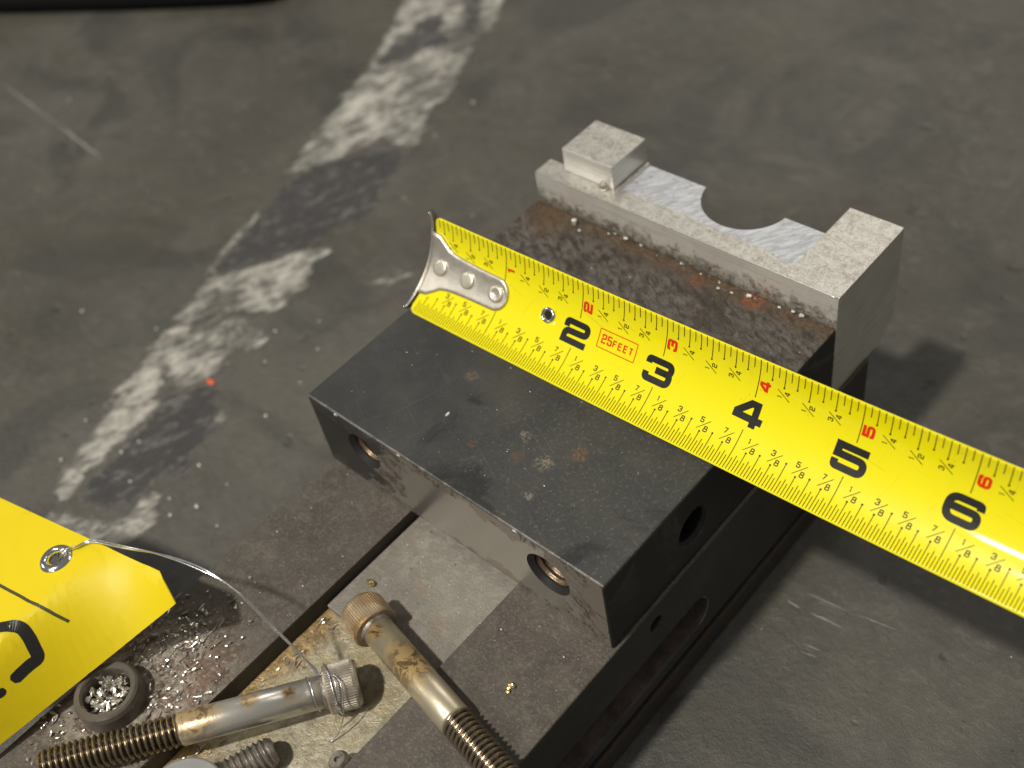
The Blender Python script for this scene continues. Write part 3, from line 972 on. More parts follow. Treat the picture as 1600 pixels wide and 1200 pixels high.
# ------------------------------------------------------------------ aluminium jaw
jaw = thing('aluminium_jaw', (W / 2, 4.2, ZT), 'milled aluminium jaw plate with round notch and raised stop behind the block', 'jaw plate')
HA = 0.403
arc = []
cx, cy, cr = 2.31, 4.56, 0.503
a0 = math.atan2(4.50 - cy, 2.81 - cx)
for k in range(29):
    a = a0 + (-math.pi - 2 * a0) * k / 28
    arc.append((cx + cr * math.cos(a), cy + cr * math.sin(a)))
foot_pts = [(0, D), (W, D), (W, 4.95), (3.30, 4.95), (3.30, 4.50)] + arc + [(0.22, 4.50), (0.22, 3.985), (0, 3.985)]
jb = from_bm('plate', prism_bm(foot_pts, ZT + .004, HA, 0.010, 2), [M['alu'], M['scraped']], jaw)
wedge = bmesh.new()
pw = [(4.70, -1.2), (4.70, -1.05), (4.90, -.85), (5.1, -.80), (5.1, -1.2)]
A = [wedge.verts.new((3.0, y, z)) for y, z in pw]
B = [wedge.verts.new((4.3, y, z)) for y, z in pw]
wedge.faces.new(A)
wedge.faces.new(list(reversed(B)))
for i in range(5):
    wedge.faces.new((A[i], B[i], B[(i + 1) % 5], A[(i + 1) % 5]))
boolean(jb, [prism_bm([(1.045, 3.955), (2.0, 3.955), (3.02, 3.935), (3.03, 3.905), (3.303, 3.895), (3.303, 4.7), (1.045, 4.7)], HA - .038, HA + .2, 0), wedge])
for p_ in jb.data.polygons:
    c = p_.center + Vector(ORG[jb.name])
    zz = c.z / IN + FLOOR
    if p_.normal.z > 0.9 and HA - .06 < zz < HA - .02:
        p_.material_index = 1
from_bm('raised_stop', box_bm(0.285, 1.0, 3.895, 4.515, HA - .002, 0.715, 0.018, 2), M['alu'], jaw)
# folded burr left under the stop
obj('burr', *lathe((0.88, 3.875, HA), (0.1, 0, 1), [(0, .06), (.03, .065), (.07, .045), (.10, .012)], 9), M['chip'], jaw)
# added bright tubes, a modelled highlight along the front and right top edges
v_, f_ = tube([(0.01 + (W - .02) * i / 60, D + .003, HA - .003) for i in range(61)], 0.0068, 6)
obj('bright_edge', v_, f_, M['chip'], jaw, smooth=True)
v_, f_ = tube([(W - .003, D + .012 + (1.23) * i / 40, HA - .003) for i in range(41)], 0.0058, 6)
obj('bright_edge', v_, f_, M['chip'], jaw, smooth=True)

# ------------------------------------------------------------------ tape measure
TP = dict(P0=np.array([-0.0024, 1.9658, 0.2651]), yaw=0.02805, pit=0.01545, roll=0.87355, al=0.67029, bend=0.0022134, tw=0.0027725, w=1.15073)


def tape_raw(s, v):
    """v: distance across the blade in inches from its centre line, + = far edge"""
    cy_, sy_ = math.cos(TP['yaw']), math.sin(TP['yaw'])
    cp_, sp_ = math.cos(TP['pit']), math.sin(TP['pit'])
    sb = min(s, 9.0)
    ro = TP['roll'] + TP['tw'] * (sb - 3)
    d = np.array([cy_ * cp_, sy_ * cp_, sp_])
    n0 = np.array([-sy_, cy_, 0.])
    m0 = np.cross(d, n0)
    n = n0 * math.cos(ro) + m0 * math.sin(ro)
    mm = -n0 * math.sin(ro) + m0 * math.cos(ro)
    Rr = TP['w'] / (2 * TP['al'])
    ph = v / Rr
    p = TP['P0'] + s * d + (TP['bend'] * (sb - 3) ** 2 + TP['bend'] * 12 * (s - sb)) * m0 + n * Rr * math.sin(ph) + mm * Rr * (1 - math.cos(ph))
    nn = -n * math.sin(ph) + mm * math.cos(ph)
    return p, nn, d, mm, n


_lift = {}


def lift(s):
    k = round(max(0.0, min(s, 4.0)), 2)
    if k not in _lift:
        z = min(tape_raw(k, v)[0][2] for v in np.linspace(-.575, .575, 13))
        _lift[k] = max(0.0, 0.012 - z)
    return _lift[k]


def tape(s, v, off=0.0):
    p, nn = tape_raw(s, v)[:2]
    return p + nn * off + np.array([0, 0, lift(s)])


tm = thing('tape_measure', (1.0, 1.9, 0.0), 'bright yellow curved steel tape measure blade laid across the block', 'tape measure')
HW = TP['w'] / 2
TH = 0.007
svals = list(np.linspace(0, 0.12, 7)) + list(np.arange(0.25, 16.01, 0.125))
NU = 28


def half_at(s):                       # rounded corners at the free end
    if s >= 0.10:
        return HW
    return HW - 0.10 + math.sqrt(max(0, 0.10 ** 2 - (0.10 - s) ** 2))


vs_, fs = [], []
for off in (0, -TH):
    for s in svals:
        hw = half_at(s)
        for k in range(NU + 1):
            vs_.append(tape(s, -hw + 2 * hw * k / NU, off))
n1 = NU + 1
ns = len(svals)
for i in range(ns - 1):
    for k in range(NU):
        a = i * n1 + k
        fs.append((a, a + n1, a + n1 + 1, a + 1))
        b = a + ns * n1
        fs.append((b, b + 1, b + n1 + 1, b + n1))
for i in range(ns - 1):
    a, b = i * n1, i * n1 + ns * n1
    fs.append((a, b, b + n1, a + n1))
    a, b = i * n1 + NU, i * n1 + NU + ns * n1
    fs.append((a, a + n1, b + n1, b))
for k in range(NU):
    a, b = k, k + ns * n1
    fs.append((a, a + 1, b + 1, b))
    a, b = (ns - 1) * n1 + k, (ns - 1) * n1 + k + ns * n1
    fs.append((a, b, b + 1, a + 1))
blade = obj('blade', vs_, fs, M['tape'], tm, (1.0, 1.9, 0), True)
EYE = (1.622, 0.041)
ep, en = tape_raw(*EYE)[:2]
boolean(blade, [lathe_bm(tuple(ep + np.array([0, 0, lift(EYE[0])]) - en * .1), tuple(en), [(0, .05), (.2, .05)], 24)])
blade.data.polygons.foreach_set('use_smooth', [True] * len(blade.data.polygons))


class Print:
    """flat print on the blade, laid on its curved face"""
    def __init__(self, off):
        self.v, self.f, self.off = [], [], off

    def quad_strip(self, L_, R_):
        i0 = len(self.v)
        n = len(L_)
        self.v += [tape(s, v, self.off) for s, v in L_] + [tape(s, v, self.off) for s, v in R_]
        self.f += [(i0 + i, i0 + n + i, i0 + n + i + 1, i0 + i + 1) for i in range(n - 1)]

    def line(self, s0, v0, s1, v1, w, n=6, w1=None):
        d = np.array([s1 - s0, v1 - v0])
        d = d / np.linalg.norm(d)
        q = np.array([-d[1], d[0]]) / 2
        L_, R_ = [], []
        for i in range(n + 1):
            t_ = i / n
            ww = w if w1 is None else w + (w1 - w) * t_
            c = np.array([s0 + (s1 - s0) * t_, v0 + (v1 - v0) * t_])
            L_.append(c + q * ww)
            R_.append(c - q * ww)
        self.quad_strip(L_, R_)

    def dot(self, s, v, r):
        i0 = len(self.v)
        self.v.append(tape(s, v, self.off))
        for k in range(8):
            a = 2 * math.pi * k / 8
            self.v.append(tape(s + r * math.cos(a), v + r * math.sin(a), self.off))
        self.f += [(i0, i0 + 1 + k, i0 + 1 + (k + 1) % 8) for k in range(8)]

    def stroke(self, pts, w, T, rad=0.0):
        """thick rounded polyline; T maps glyph space to (s, v)"""
        sharp = [len(p) > 2 for p in pts]
        P = [np.array(p[:2], float) for p in pts]
        if rad > 0:
            Q = [P[0]]
            for i in range(1, len(P) - 1):
                a, b, c = P[i - 1], P[i], P[i + 1]
                da, dc = a - b, c - b
                la, lc = np.linalg.norm(da), np.linalg.norm(dc)
                r = min(rad, la * .49, lc * .49)
                if sharp[i]:
                    Q.append(b)
                    continue
                p0, p1 = b + da / la * r, b + dc / lc * r
                for k in range(6):
                    t_ = k / 5
                    Q.append((1 - t_) ** 2 * p0 + 2 * t_ * (1 - t_) * b + t_ ** 2 * p1)
            Q.append(P[-1])
            P = Q
        R2 = [P[0]]
        for a, b in zip(P[:-1], P[1:]):
            n = max(1, int(np.linalg.norm(b - a) / 0.08))
            R2 += [a + (b - a) * k / n for k in range(1, n + 1)]
        P = R2
        L_, R_ = [], []
        for i, p in enumerate(P):
            d0 = P[i] - P[i - 1] if i > 0 else P[1] - P[0]
            d1 = P[i + 1] - P[i] if i < len(P) - 1 else d0
            d0, d1 = d0 / np.linalg.norm(d0), d1 / np.linalg.norm(d1)
            n0, n1_ = np.array([-d0[1], d0[0]]), np.array([-d1[1], d1[0]])
            mtr = n0 + n1_
            mtr = mtr / max(1e-6, mtr @ mtr) * 2
            ln = np.linalg.norm(mtr)
            if ln > 1.6:
                mtr *= 1.5 / ln
            L_.append(T(p + mtr * w / 2))
            R_.append(T(p - mtr * w / 2))
        self.quad_strip(L_, R_)

    def build(self, name, mat, parent=None, origin=(1.0, 1.9, 0)):
        return obj(name, self.v, self.f, mat, parent or tm, origin, True)


# stroke glyphs in a 1 x 1 cell (centre lines)
G = {
    '1': [[(.28, .78), (.56, 1.0), (.56, 0)]],
    '2': [[(0, .66), (0, 1), (1, 1), (1, .52), (0, .48), (0, 0, 0), (1.08, 0)]],
    '3': [[(0, .74), (0, 1), (1, 1), (1, .52), (.36, .52)], [(.72, .52), (1, .52), (1, 0), (0, 0), (0, .30)]],
    '4': [[(.74, -.12), (.74, 1, 0), (.50, 1, 0), (.02, .42, 0), (.02, .28, 0), (1.06, .26)]],
    '5': [[(1.06, 1), (0, 1, 0), (0, .57, 0), (1, .57), (1, 0), (0, 0), (0, .30)]],
    '6': [[(1, .74), (1, 1), (0, 1), (0, 0), (1, 0), (1, .54), (.05, .54)]],
    '7': [[(0, 1), (1, 1), (.35, 0)]],
    '8': [[(.5, 1), (.08, 1), (.08, .53), (.92, .53), (.92, 1), (.45, 1)], [(.5, 0), (0, 0), (0, .53), (1, .53), (1, 0), (.45, 0)]],
    'F': [[(0, 0), (0, 1), (1, 1)], [(0, .53), (.8, .53)]],
    'E': [[(1, 0), (0, 0), (0, 1), (1, 1)], [(0, .53), (.85, .53)]],
    'T': [[(0, 1), (1, 1)], [(.5, 1), (.5, 0)]],
}


def glyph(pr, ch, s, v, w, h, wt, rot=0, rad=0.22, slant=0.0):
    """centre at (s, v); rot=1 turns the glyph a quarter turn anticlockwise"""
    cw, chh = w - wt, h - wt
    for st in G[ch]:
        pts = [((q_[0] - .5) * cw, (q_[1] - .5) * chh) + tuple(q_[2:]) for q_ in st]

        def T(p):
            a, b = p[0], p[1]
            return (s - b, v + a) if rot else (s + a, v + b)
        rr = 0 if ch in 'FET17' else rad * min(cw, chh)
        pr.stroke(pts, wt, T, rr)


O = 0.0016
ticks = Print(O)
SMAX = 9
for inch in range(0, SMAX):
    for k in range(16):                                     # far edge, sixteenths
        s = inch + k / 16
        if s < 0.05:
            continue
        top = HW - .010
        if k == 0:
            end = .156
        elif k == 8:
            end = .336
        elif k % 4 == 0:
            end = .362
        elif k % 2 == 0:
            end = .393
        else:
            end = .447
        ticks.line(s, top, s, end, .0085, 8)
        if k % 2 == 0 and k:
            ticks.dot(s, end, .0105)
    for k in range(32):                                     # near edge, thirty-seconds
        s = inch + k / 32
        if s < 0.04:
            continue
        bot = -HW + .016
        if k == 0:
            end = -.163
        elif k == 16:
            end = -.276
        elif k % 8 == 0:
            end = -.314
        elif k % 4 == 0:
            end = -.349
        elif k % 2 == 0:
            end = -.405
        else:
            end = -.436
        ticks.line(s, bot, s, end, .0075, 8)
        if k % 4 == 0 and k:
            ticks.dot(s, end, .0105)
for s0 in range(0, SMAX):
    for nume, deno, fr in (('1', '4', .25), ('1', '2', .5), ('3', '4', .75)):
        s = s0 + fr
        c = .293 if fr != .5 else .262
        ticks.line(s - .058, c + .034, s + .072, c - .048, .0075, 4)
        glyph(ticks, nume, s - .028, c - .031, .037, .052, .0098, 1, .45)
        glyph(ticks, deno, s + .040, c + .021, .041, .054, .0098, 1, .45)
    for nume, fr in (('1', .125), ('3', .375), ('5', .625), ('7', .875)):
        s = s0 + fr + .030
        if s < .3:
            continue
        ticks.line(s - .074, -.332, s + .034, -.222, .0065, 4)
        glyph(ticks, nume, s - .050, -.237, .040, .056, .0100, 0, .45)
        glyph(ticks, '8', s + .014, -.309, .044, .058, .0100, 0, .5)
ticks.build('tick_marks', M['tick'])
for dgt in range(2, 9):
    pr = Print(O)
    if str(dgt) in G:
        glyph(pr, str(dgt), dgt - .003, -.006, .322, .260, .067, 0, .42)
        pr.build('numeral', M['black'])
for dgt in range(1, 9):
    red = Print(O)
    glyph(red, str(dgt), dgt + .072, .300 if dgt > 1 else .315, .118 if dgt > 1 else .13, .112, .029, 1, .35)
    red.build('red_numeral', M['red'])
rb = Print(O)
b0, b1, v0, v1 = 2.262, 2.708, -.034, .155
for a, b in (((b0, v0), (b1, v0)), ((b1, v0), (b1, v1)), ((b1, v1), (b0, v1)), ((b0, v1), (b0, v0))):
    rb.line(*a, *b, .0095, 10)
xx = 2.325
for i, ch in enumerate('25FEET'):
    big = i < 2
    glyph(rb, ch, xx, .064 if big else .055, .058 if big else .050, .098 if big else .078, .0165 if big else .0145)
    xx += .068 if big else .064
    if i == 1:
        xx -= .004
rb.build('red_length_box', M['red'])

# end hook riveted to the blade
hook_out = []
half = [(-.035, .362), (.02, .358), (.085, .345), (.14, .300), (.22, .235), (.32, .208), (.45, .196), (.60, .188), (.80, .182), (.94, .180)]
for k in range(1, 9):
    a = math.pi / 2 * (1 - k / 8)
    half.append((.94 + .158 * math.cos(a), .180 * math.sin(a)))
up_ = [(s, v + .014) for s, v in half]
dn_ = [(s, -v + .014) for s, v in reversed(half[:-1])]
up2 = []
nrow = len(half)
NV = 14
vs_, fs = [], []
for off in (.032, .002):
    for s, v in half:
        for k in range(NV + 1):
            vs_.append(tape(s, .014 + v * (2 * k / NV - 1), off - (.006 if off > .01 and (k in (0, NV)) else 0)))
n1 = NV + 1
for i in range(nrow - 1):
    for k in range(NV):
        a = i * n1 + k
        fs.append((a, a + n1, a + n1 + 1, a + 1))
        b = a + nrow * n1
        fs.append((b, b + 1, b + n1 + 1, b + n1))
    for k in (0, NV):
        a, b = i * n1 + k, i * n1 + k + nrow * n1
        fs.append((a, b, b + n1, a + n1) if k == 0 else (a, a + n1, b + n1, b))
for k in range(NV):
    fs.append((k, k + 1, k + 1 + nrow * n1, k + nrow * n1))
hook = obj('hook', vs_, fs, M['hook'], tm, (0, 1.9, 0.0), True)
# bent-down lip: a plate square to the blade, following its curve
vs_, fs = [], []
NK = 30
_, _, dd_, mm_, nn_ = tape_raw(0, 0)
rows = [(-.032, .034), (-.052, .028), (-.066, .008), (-.070, -.03), (-.070, -.30), (-.036, -.30), (-.036, .0), (-.030, .004)]
for s, off in rows:
    for k in range(NK + 1):
        va, vb = (-.560, .610) if off > -.1 else (-.40, .40)
        v = va + (vb - va) * k / NK
        ear = 0.0
        if abs(v - .014) > .37:
            ear = -.014 if off > -.05 else 0
        if off < -.1:
            p = tape(s, v, 0) + mm_ * off
        else:
            p = tape(s, v, off + ear)
        vs_.append(p)
n1 = NK + 1
for i in range(len(rows)):
    j = (i + 1) % len(rows)
    for k in range(NK):
        fs.append((i * n1 + k, i * n1 + k + 1, j * n1 + k + 1, j * n1 + k))
fs.append(tuple(i * n1 for i in range(len(rows))))
fs.append(tuple(reversed([i * n1 + NK for i in range(len(rows))])))
obj('lip', vs_, fs, M['hook'], hook, (0, 1.9, 0), True)
for va, vb in ((-.565, -.37), (.39, .615)):  # added bright tubes standing in for the highlight on the lip ears
    v_, f_ = tube([tape(-.058, va + (vb - va) * k / 12, .010) for k in range(13)], .013, 8)
    obj('lip_highlight', v_, f_, M['chrome'], hook, (0, 1.9, 0), True)
for i, s in enumerate((.153, .548, .950)):
    p, n = tape_raw(s, .014)[:2]
    p = p + np.array([0, 0, lift(s)])
    prof = [(.025, .092), (.046, .092), (.054, .084), (.056, .06), (.056, .001)]
    if i == 2:
        prof = [(.025, .092), (.046, .092), (.055, .080), (.056, .048), (.048, .042), (.048, .001)]
    obj('rivet', *lathe(tuple(p), tuple(n), prof, 28, False, False), M['rivet'], hook, tuple(p), True)
p, n = ep + np.array([0, 0, lift(EYE[0])]), en
obj('eyelet', *lathe(tuple(p), tuple(n), [(-.012, .050), (.010, .050), (.020, .056), (.023, .066), (.018, .080), (.003, .086)], 32, False, False), M['chrome'], tm, tuple(p), True)


# ------------------------------------------------------------------ cap screws
R_SH, R_HD, L_HD, PITCH = .156, .235, .3125, 1 / 18


def cap_screw(under, d, grip, thr, label, mats, name='socket_cap_screw', group='loose socket cap screws', head=True):
    """under: centre of the bearing face; d points from head to tip"""
    d = Vector(d).normalized()
    U = Vector(under)
    t = thing(name, (U.x, U.y, U.z - R_HD), label, 'screw', group)
    if head:
        teeth = 54

        def knurl(i, th, r, tt):
            return r - (.010 if (int(round(th / (2 * math.pi) * teeth * 4)) % 4) >= 2 and 3 <= i <= 4 else 0)
        prof = [(0, .19), (0.0, .218), (.045, R_HD - .006), (.060, R_HD), (.265, R_HD), (.295, .218), (L_HD, .200), (L_HD, .150), (.16, .135), (.16, .001)]
        hx = [(tt, r) for tt, r in prof]

        def shape(i, th, r, tt):
            if i >= 7:
                a = (th % (math.pi / 3)) - math.pi / 6
                return (.115 / math.cos(a)) if i < 9 else .001
            return knurl(i, th, r, tt)
        prof2 = [(0, .19), (.002, .219), (.022, R_HD - .003), (.072, R_HD - .003), (.262, R_HD), (.292, .218), (L_HD, .200), (L_HD, .13), (.15, .13), (.15, .001)]
        h = obj('head', *lathe(U, -d, prof2, teeth * 4, True, True, shape), mats[0], t, tuple(U))
        obj('neck_ring', *lathe(U - d * .004, d, [(0, R_SH + .018), (.028, R_SH + .014), (.045, R_SH - .004)], 40, False, False), mats[3], t, tuple(U), True)
    obj('shank', *lathe(U, d, [(0, R_SH), (grip - .03, R_SH), (grip - .006, R_SH - .012), (grip, R_SH - .022)], 48, True, True), mats[1], t, tuple(U), True)
    T0 = U + d * (grip - .002)
    o = obj('thread', *thread_surface(T0, d, thr, R_SH, PITCH, .028, 40, 8), mats[2], t, tuple(T0))
    rt = thread_root(thr, PITCH)
    if len(rt) == len(o.data.vertices):
        o.data.attributes.new('root', 'FLOAT', 'POINT').data.foreach_set('value', rt)
    return t


cap_screw((2.02, -1.215, -0.950), (1.276, -0.224, 0.050), 1.31, 1.25, 'brown headed socket cap screw lying across the right rail',
          (M['head_a'], M['bolt_a'], M['thread'], M['dark']))
cap_screw((2.055, -1.935, -1.035), (-0.755, -1.148, 0.115), 1.36, 1.25, 'bright socket cap screw with wire tied round its neck',
          (M['head_b'], M['bolt_b'], M['thread'], M['dark']))
cap_screw((1.40, -4.46, -1.129), (0.335, 0.94, 0.0), 0.70, 1.27, 'threaded screw end poking up from the lower edge of the oily slot',
          (M['head_b'], M['bolt_b'], M['dark'], M['dark']))

# grey washer resting on the third screw
wv, wf = lathe((1.88, -3.45, -0.968), (0.02, 0.02, 1), [(0, .13), (0, .37), (.012, .385), (.055, .385), (.07, .368), (.07, .13), (0, .13)], 56, False, False)
tag(obj('washer', wv, wf, M['grey'], None), 'plain grey washer at the bottom edge below the bright screw', 'washer')

# ------------------------------------------------------------------ yellow card tag and wire
def tag_z(x, y):
    """the card is level by its eyelet and droops onto the rail along its right edge"""
    xx = max(0.0, x + .3)
    z = -.10 + .04 * (x - .4) - 1.9 * xx * xx / (xx + .25) * max(0.0, -(y + 2.3))
    a = (z + .95) / .05
    return -.95 + .05 * (a if a > 30 else math.log1p(math.exp(a)))


def on_tag(x, y, off=0.0):
    e = .01
    nn_ = np.array([(tag_z(x - e, y) - tag_z(x + e, y)) / (2 * e), (tag_z(x, y - e) - tag_z(x, y + e)) / (2 * e), 1.0])
    nn_ /= np.linalg.norm(nn_)
    return np.array([x, y, tag_z(x, y)]) + nn_ * off


ct = thing('card_tag', (-0.7, -3.6, -1.0), 'yellow card tag with metal eyelet and black marker strokes', 'tag')
outline = [(0.432, -2.269), (0.763, -2.372), (0.655, -2.463), (0.565, -2.559), (0.49, -2.659), (0.426, -2.761), (0.372, -2.866), (0.327, -2.971), (0.287, -3.077), (0.253, -3.184), (0.223, -3.29), (0.196, -3.397), (0.173, -3.503), (0.152, -3.609), (0.133, -3.715), (0.116, -3.82), (0.101, -3.924), (0.087, -4.028), (0.074, -4.131), (0.062, -4.234), (0.051, -4.335), (0.041, -4.436), (0.0, -4.9), (-2.7, -5.1), (-3.25, -3.2), (-3.0, -2.99), (-1.825, -2.746), (-1.418, -2.66), (-1.024, -2.577), (-0.643, -2.496), (-0.274, -2.418), (0.069, -2.34)]
N_ED = []
for i, a in enumerate(outline):
    b = outline[(i + 1) % len(outline)]
    N_ED.append(a)
EYT = np.array([-.592, -2.805])
hole = [(EYT[0] + .075 * math.cos(2 * math.pi * k / 32), EYT[1] + .075 * math.sin(2 * math.pi * k / 32)) for k in range(32)]
bm = bmesh.new()
es_ = []
for pts in (N_ED, hole):
    vv_ = [bm.verts.new((x, y, 0)) for x, y in pts]
    es_ += [bm.edges.new((vv_[i], vv_[(i + 1) % len(vv_)])) for i in range(len(vv_))]
bmesh.ops.triangle_fill(bm, use_beauty=True, edges=es_)
for ax_, lo, hi in ((0, -3.2, .8), (1, -5.0, -2.3)):
    for c_ in np.arange(lo, hi, .09):
        co_ = [0, 0, 0]
        no_ = [0, 0, 0]
        co_[ax_] = c_
        no_[ax_] = 1
        bmesh.ops.bisect_plane(bm, geom=bm.verts[:] + bm.edges[:] + bm.faces[:], plane_co=co_, plane_no=no_)
flat = [(v.co.x, v.co.y) for v in bm.verts]
bm.verts.index_update()
faces_ = [[v.index for v in f.verts] for f in bm.faces]
bord = [(e.verts[0].index, e.verts[1].index) for e in bm.edges if len(e.link_faces) == 1]
bm.free()
nv = len(flat)
cv_ = [on_tag(x, y, .008) for x, y in flat] + [on_tag(x, y, -.004) for x, y in flat]
cf_ = [tuple(f) for f in faces_] + [tuple(nv + k for k in reversed(f)) for f in faces_] + [(a, b, nv + b, nv + a) for a, b in bord]
me = bpy.data.meshes.new('card')
me.from_pydata([tuple(map(float, v)) for v in cv_], [], cf_)
card = from_mesh('card', me, M['tag'], ct, (-.7, -3.6, -.2))
card.data.polygons.foreach_set('use_smooth', [True] * len(card.data.polygons))
bs_ = {tuple(sorted(b_)) for b_ in bord} | {tuple(sorted((a + nv, b + nv))) for a, b in bord}
card.data.edges.foreach_set('use_edge_sharp', [tuple(sorted(e_.vertices)) in bs_ for e_ in card.data.edges])
ec = on_tag(*EYT)
obj('eyelet', *lathe(tuple(ec), (-.05, 0, 1), [(-.03, .080), (.004, .080), (.026, .090), (.040, .112), (.034, .142), (.008, .165)], 40, False, False), M['chrome'], ct, tuple(ec), True)


def tag_strip(name, pts, width, mat, off=.0105):
    """ink of constant width lying on the curved card"""
    P = [on_tag(p[0], p[1], off) for p in pts]
    k = len(P)
    L_, R_ = [], []
    for i, p in enumerate(P):
        d = P[min(i + 1, k - 1)] - P[max(i - 1, 0)]
        d = d / np.linalg.norm(d)
        up_n = on_tag(pts[i][0], pts[i][1], 1.0) - on_tag(pts[i][0], pts[i][1], 0.0)
        n = np.cross(up_n, d) * width / 2 * (.45 + .55 * min(1, i / 3, (k - 1 - i) / 3) if width > .05 else 1)
        L_.append(p + n)
        R_.append(p - n)
    return obj(name, L_ + R_, [(i, i + 1, k + i + 1, k + i) for i in range(k - 1)], mat, ct)


tag_strip('printed_line', spline([(-2.6, -3.66, 0), (-1.7, -3.49, 0), (-.798, -3.324, 0), (-.521, -3.268, 0), (-.337, -3.233, 0), (-.159, -3.17, 0), (-.036, -3.109, 0)], 6), .030, M['print_line'])
tag_strip('marker_stroke', spline([(-.85, -3.90, 0), (-.60, -3.77, 0), (-.44, -3.66, 0), (-.33, -3.55, 0), (-.234, -3.455, 0), (-.165, -3.446, 0), (-.093, -3.474, 0), (-.04, -3.51, 0), (-.046, -3.605, 0), (-.053, -3.718, 0), (-.054, -3.80, 0)], 6), .115, M['marker'])
tag_strip('marker_stroke', spline([(-.30, -4.25, 0), (-.20, -4.14, 0), (-.11, -4.03, 0), (-.066, -3.965, 0), (-.060, -3.89, 0)], 6), .09, M['marker'])

wire = thing('tie_wire', (1.99, -1.9, -1.2), 'thin twisted silver wire arching from the tag to the bright screw', 'wire')
ax_d = Vector((0.755, 1.148, -0.115)).normalized()
base_path = [(-.605, -2.80, -.19), (-.565, -2.735, -.085), (-.50, -2.618, -.085), (-.40, -2.462, -.085), (.08, -2.323, .05), (.447, -2.186, .10), (.80, -2.075, .10), (1.071, -2.006, .05), (1.314, -1.96, -.10), (1.536, -1.938, -.35), (1.763, -1.916, -.60), (1.925, -1.90, -.79), (1.985, -1.905, -.862)]
sp = spline(base_path, 14)
for ph in (0, math.pi):
    path = []
    n = len(sp)
    for i, p_ in enumerate(sp):
        d_ = (sp[min(i + 1, n - 1)] - sp[max(i - 1, 0)]).normalized()
        _, fx, fy = frame(d_)
        tt = i / (n - 1)
        amp = .011 if tt > .12 else .010 + .012 * math.sin(math.pi * tt / .12)
        if tt > .55:
            amp = .008
        a = ph + tt * 13
        path.append(p_ + fx * amp * math.cos(a) + fy * amp * math.sin(a))
    v_, f_ = tube(path, .0095 if ph == 0 else .0085, 8)
    obj('strand', v_, f_, M['wire'], wire, (1.99, -1.9, -1.0), True)
Bu = Vector((2.055, -1.935, -1.035))
_, lx, ly = frame(ax_d)


def loop_round(c, r, wob, tilt=0.0, a0_=0, a1_=2 * math.pi, nn=48):
    out = []
    for k in range(nn + 1):
        a = a0_ + (a1_ - a0_) * k / nn
        out.append(c + lx * (r * math.cos(a)) + ly * (r * math.sin(a)) + ax_d * (tilt * math.cos(a) + wob * math.sin(3 * a)))
    return out


for c, r, tl in ((Bu - ax_d * .125, R_SH + .010, .030), (Bu + ax_d * .06, R_HD + .008, .035)):
    v_, f_ = tube(loop_round(c, r, .006, tl), .0075, 8)
    obj('loop', v_, f_, M['wire'], wire, (1.99, -1.9, -1.0), True)
kn = Vector((1.985, -1.905, -.862))
for e_ in (((2.05, -1.87, -.835), (2.16, -1.83, -.80), (2.27, -1.86, -.80), (2.34, -1.93, -.90), (2.38, -2.02, -1.05), (2.37, -2.12, -1.20), (2.34, -2.22, -1.265)),
           ((2.05, -1.87, -.84), (2.13, -1.85, -.79), (2.22, -1.88, -.79), (2.29, -1.95, -.88), (2.31, -2.03, -1.02), (2.30, -2.10, -1.16))):
    v_, f_ = tube(spline([kn] + list(e_), 10), .0058, 8)
    obj('loose_end', v_, f_, M['wire'], wire, (1.99, -1.9, -1.0), True)


# ------------------------------------------------------------------ shavings, chips and grit
def flakes(spots, mat, name, label, cat, curl=1.0):
    vs_, fs = [], []
    for (c, ln, wd, az, tilt) in spots:
        c = np.array(c)
        d = np.array([math.cos(az), math.sin(az), tilt])
        d /= np.linalg.norm(d)
        sd = np.cross(d, [0, 0, 1])
        sd /= np.linalg.norm(sd)
        upv = np.cross(sd, d)
        rl = random.uniform(-1.2, 1.2)
        sd, upv = sd * math.cos(rl) + upv * math.sin(rl), -sd * math.sin(rl) + upv * math.cos(rl)
        cv = random.uniform(-.1, .45) * curl
        i0 = len(vs_)
        for k in range(5):
            t_ = k / 4 - .5
            p_ = c + d * ln * t_ + upv * (ln * cv * (t_ * t_ - .1))
            w_ = wd * (1 - 1.1 * abs(t_)) * random.uniform(.6, 1.3)
            vs_ += [p_ + sd * w_, p_ - sd * w_, p_ + upv * wd * .35]
        for k in range(4):
            a = i0 + 3 * k
            fs += [(a, a + 3, a + 5, a + 2), (a + 2, a + 5, a + 4, a + 1), (a + 1, a + 4, a + 3, a)]
    o = obj(name, vs_, fs, mat, None)
    return tag(o, label, cat, kind='stuff')


sp_ = []
cl = [((.42, -2.45), .20, 80), ((.62, -2.38), .13, 40), ((.75, -2.75), .28, 40), ((.30, -2.75), .18, 50), ((.85, -3.05), .12, 50), ((.12, -3.75), .22, 60), ((.50, -2.05), .22, 26), ((.95, -2.75), .16, 24)]
for (c, sg, n) in cl:
    for _ in range(n):
        x, y = c[0] + random.gauss(0, sg), c[1] + random.gauss(0, sg)
        if not (0.02 < x < 1.18) or math.hypot(x - .46, y + 3.28) < .36:
            continue
        ln = random.choice((.02, .025, .03, .04, .05, .09))
        sp_.append(((x, y, ZT + .012 + random.uniform(0, .02)), ln, random.uniform(.006, .018), random.gauss(1.3, .8), random.uniform(-.15, .25)))
flakes(sp_, M['chip'], 'metal_shavings', 'bright metal shavings scattered over the left rail beside the tag', 'shavings')
sp_ = []
for _ in range(150):
    a, r = random.uniform(0, 6.28), .20 * math.sqrt(random.random())
    sp_.append(((.46 + r * math.cos(a), -3.28 + r * math.sin(a), -1.0 + random.uniform(0, .11)), random.uniform(.04, .11), random.uniform(.014, .036), random.uniform(0, 6.28), random.uniform(-.8, .8)))
